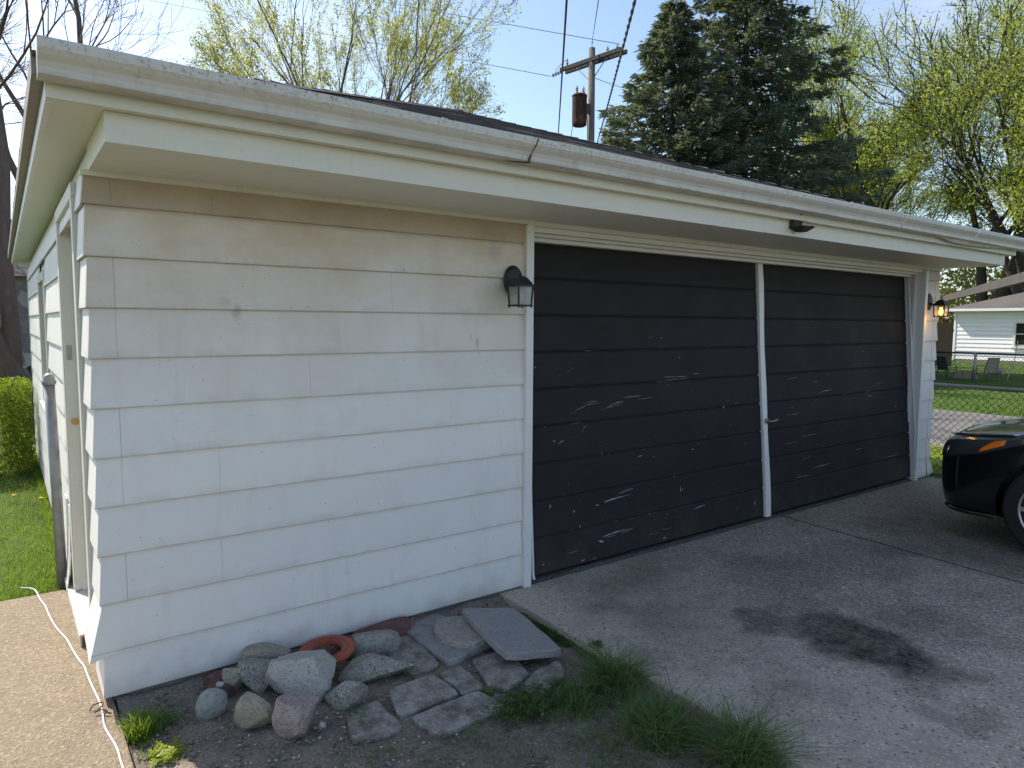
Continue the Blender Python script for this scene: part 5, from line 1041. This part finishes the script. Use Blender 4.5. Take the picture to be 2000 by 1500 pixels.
def patch(name, mat, fn, nu, nv, off=.004, piv=(0., -.75)):
    """patch hugging the body; fn(u) -> (phi, zlow, zhigh)"""
    mb = MB(); vs = []; ok = True
    for i in range(nu+1):
        ph, z0_, z1_ = fn(i/nu)
        for j in range(nv+1):
            z = z0_+(z1_-z0_)*j/nv; o = Vector((piv[0]-math.sin(ph)*3, piv[1]+math.cos(ph)*3, z)); d_ = Vector((math.sin(ph), -math.cos(ph), 0))
            hit, nn, _, _ = bvh.ray_cast(o, d_)
            if hit is None: hit = o+d_*2.2; nn = -d_
            vs.append(hit+nn*off)
    mb.add(vs, [(i*(nv+1)+j, (i+1)*(nv+1)+j, (i+1)*(nv+1)+j+1, i*(nv+1)+j+1) for i in range(nu) for j in range(nv)])
    o = mb.build(name, mat, car, smooth=True, world=False); m__ = o.modifiers.new('s', 'SOLIDIFY'); m__.thickness = .006; m__.offset = 0; return o
def itp(u, pts):
    for (a, b), (c, d) in zip(pts, pts[1:]):
        if u <= c: return b+(d-b)*(u-a)/(c-a)
    return pts[-1][1]
for sg in (1, -1):
    patch('headlight', LENS, lambda u: (sg*R(24+60*u), itp(u, ((0, .575), (.5, .61), (.75, .675), (1, .77))), itp(u, ((0, .665), (.5, .745), (1, .80)))), 20, 5)
    patch('amber_reflector', AMBER, lambda u: (sg*R(66+9*u), itp(u, ((0, .672), (1, .738))), itp(u, ((0, .692), (.5, .755), (1, .768)))), 8, 3, .009)
    patch('lamp_reflector', CHROME, lambda u: (sg*R(50+2.2*u), .632, .672), 2, 3, .008)
    patch('panel_gap', CARPL, lambda u: (sg*R(26+56*u), itp(u, ((0, .566), (.5, .60), (.75, .665), (1, .76))), itp(u, ((0, .572), (.5, .607), (.75, .672), (1, .767)))), 20, 1, .006)
    patch('chrome_trim', CHROME, lambda u: (sg*R(16+62*u), itp(u, ((0, .678), (.5, .753), (1, .806))), itp(u, ((0, .686), (.5, .762), (1, .812)))), 20, 1, .007)
patch('grille', CARPL, lambda u: (R(-18+36*u), .42, .60), 16, 4); patch('lower_intake', CARPL, lambda u: (R(-24+48*u), .24, .34), 16, 3)
for sg in (1, -1): patch('bumper_lip', CARPL, lambda u: (sg*R(20+50*u), .215, .232), 14, 1, .02)
gh = MB(); gs = [(-1.32, .76, .955, .0), (-2.05, .60, 1.40, 1), (-2.9, .60, 1.44, 1), (-3.5, .57, 1.36, 1), (-4.1, .70, 1.0, 0)]
vs = []
for y, hw, z, _ in gs: vs += [(CX-.80, CY+y, .93), (CX-hw, CY+y, z), (CX-hw*.5, CY+y, z+.03*(_ > 0)), (CX+hw*.5, CY+y, z+.03*(_ > 0)), (CX+hw, CY+y, z), (CX+.80, CY+y, .93)]
gh.add(vs, [(6*i+j, 6*i+j+1, 6*i+7+j, 6*i+6+j) for i in range(4) for j in range(5)]+[(0, 5, 4, 3, 2, 1), (24, 25, 26, 27, 28, 29)]); gh.build('greenhouse', WINGL, car, bevel=.01)
MB().add([(CX-.58, CY-2.1, 1.425), (CX+.58, CY-2.1, 1.425), (CX+.58, CY-3.4, 1.41), (CX-.58, CY-3.4, 1.41), (CX-.55, CY-2.75, 1.475), (CX+.55, CY-2.75, 1.475)], [(0, 1, 5, 4), (4, 5, 2, 3), (3, 2, 1, 0), (0, 4, 3), (1, 2, 5)]).build('roof', CARP, car)
for wy in WY:
    for sx in (-1, 1):
        wx = CX+sx*.79; wl = MB(); wl.lathe((wx, CY+wy, .325), [(.20, -.11), (.30, -.108), (.322, -.09), (.326, 0), (.322, .09), (.30, .108), (.215, .11)], 40, 'x'); wo_ = wl.build('wheel', TYRE, car, smooth=False)
        rm = MB(); f_ = sx*.098
        for k in range(10):
            a = k*math.pi/5; c_, s_ = math.cos(a), math.sin(a); rm.bar((wx+f_, CY+wy+.03*c_, .325+.03*s_), (wx+f_+sx*.004, CY+wy+.205*c_, .325+.205*s_), .030, .022, (1, 0, 0))
        rm.build('spokes', RIM, wo_)
        vs = []; n = 40
        for k in range(n):
            a = 2*math.pi*k/n; c_, s_ = math.cos(a), math.sin(a); vs += [(wx+sx*.112, CY+wy+.222*c_, .325+.222*s_), (wx+sx*.114, CY+wy+.208*c_, .325+.208*s_), (wx+sx*.06, CY+wy+.198*c_, .325+.198*s_)]
        MB().add(vs, [(3*k+j, 3*k+j+1, 3*((k+1) % n)+j+1, 3*((k+1) % n)+j) for k in range(n) for j in (0, 1)]).build('rim', RIM, wo_, smooth=True)
        MB().lathe((wx+sx*.098, CY+wy, .325), [(.04, -.01), (.038, .012), (.01, .014)], 16, 'x').build('hub_cap', RIM, wo_)
        MB().lathe((wx-sx*.03, CY+wy, .325), [(.15, -.01), (.15, .01)], 24, 'x').build('brake_disc', GALV2, wo_)
for sx in (-1, 1):
    for p0, p1 in (((.775, -1.30, .955), (.605, -2.05, 1.405)), ((.80, -2.62, .95), (.605, -2.72, 1.435)), ((.72, -4.08, 1.0), (.575, -3.5, 1.365)), ((.605, -2.05, 1.405), (.605, -2.9, 1.44)), ((.605, -2.9, 1.44), (.575, -3.5, 1.365)), ((.79, -1.3, .945), (.80, -4.1, .96))):
        MB().bar((CX+sx*p0[0], CY+p0[1], p0[2]), (CX+sx*p1[0], CY+p1[1], p1[2]), .07, .035).build('window_pillar', CARP, car, bevel=.008)
    for y in (-1.50, -2.62, -3.45):
        pts = []
        for z in np.linspace(.26, .90, 12):
            hit = bvh.ray_cast(Vector((sx*3, y, z)), Vector((-sx, 0, 0)))[0]
            if hit: pts.append(hit+Vector((CX, CY, 0)))
        MB().tube(pts, .004, 4).build('door_seam', CARPL, car)
    MB().lathe((CX+sx*.98, CY-1.62, 1.0), [(.04, -.05), (.085, -.03), (.09, .03), (.07, .06)], 12, 'y').build('wing_mirror', CARP, car, smooth=True)
    for y in (-2.35, -3.25): MB().bar((CX+sx*.935, CY+y, .80), (CX+sx*.935, CY+y-.16, .80), .02, .025).build('door_handle', CARP, car, bevel=.005)
MB().box((CX-.55, CY-.9-.3, .22), (CX+.55, CY-.9+.3, .7)).build('underbody', CARPL, car)
bpy.context.view_layer.update()
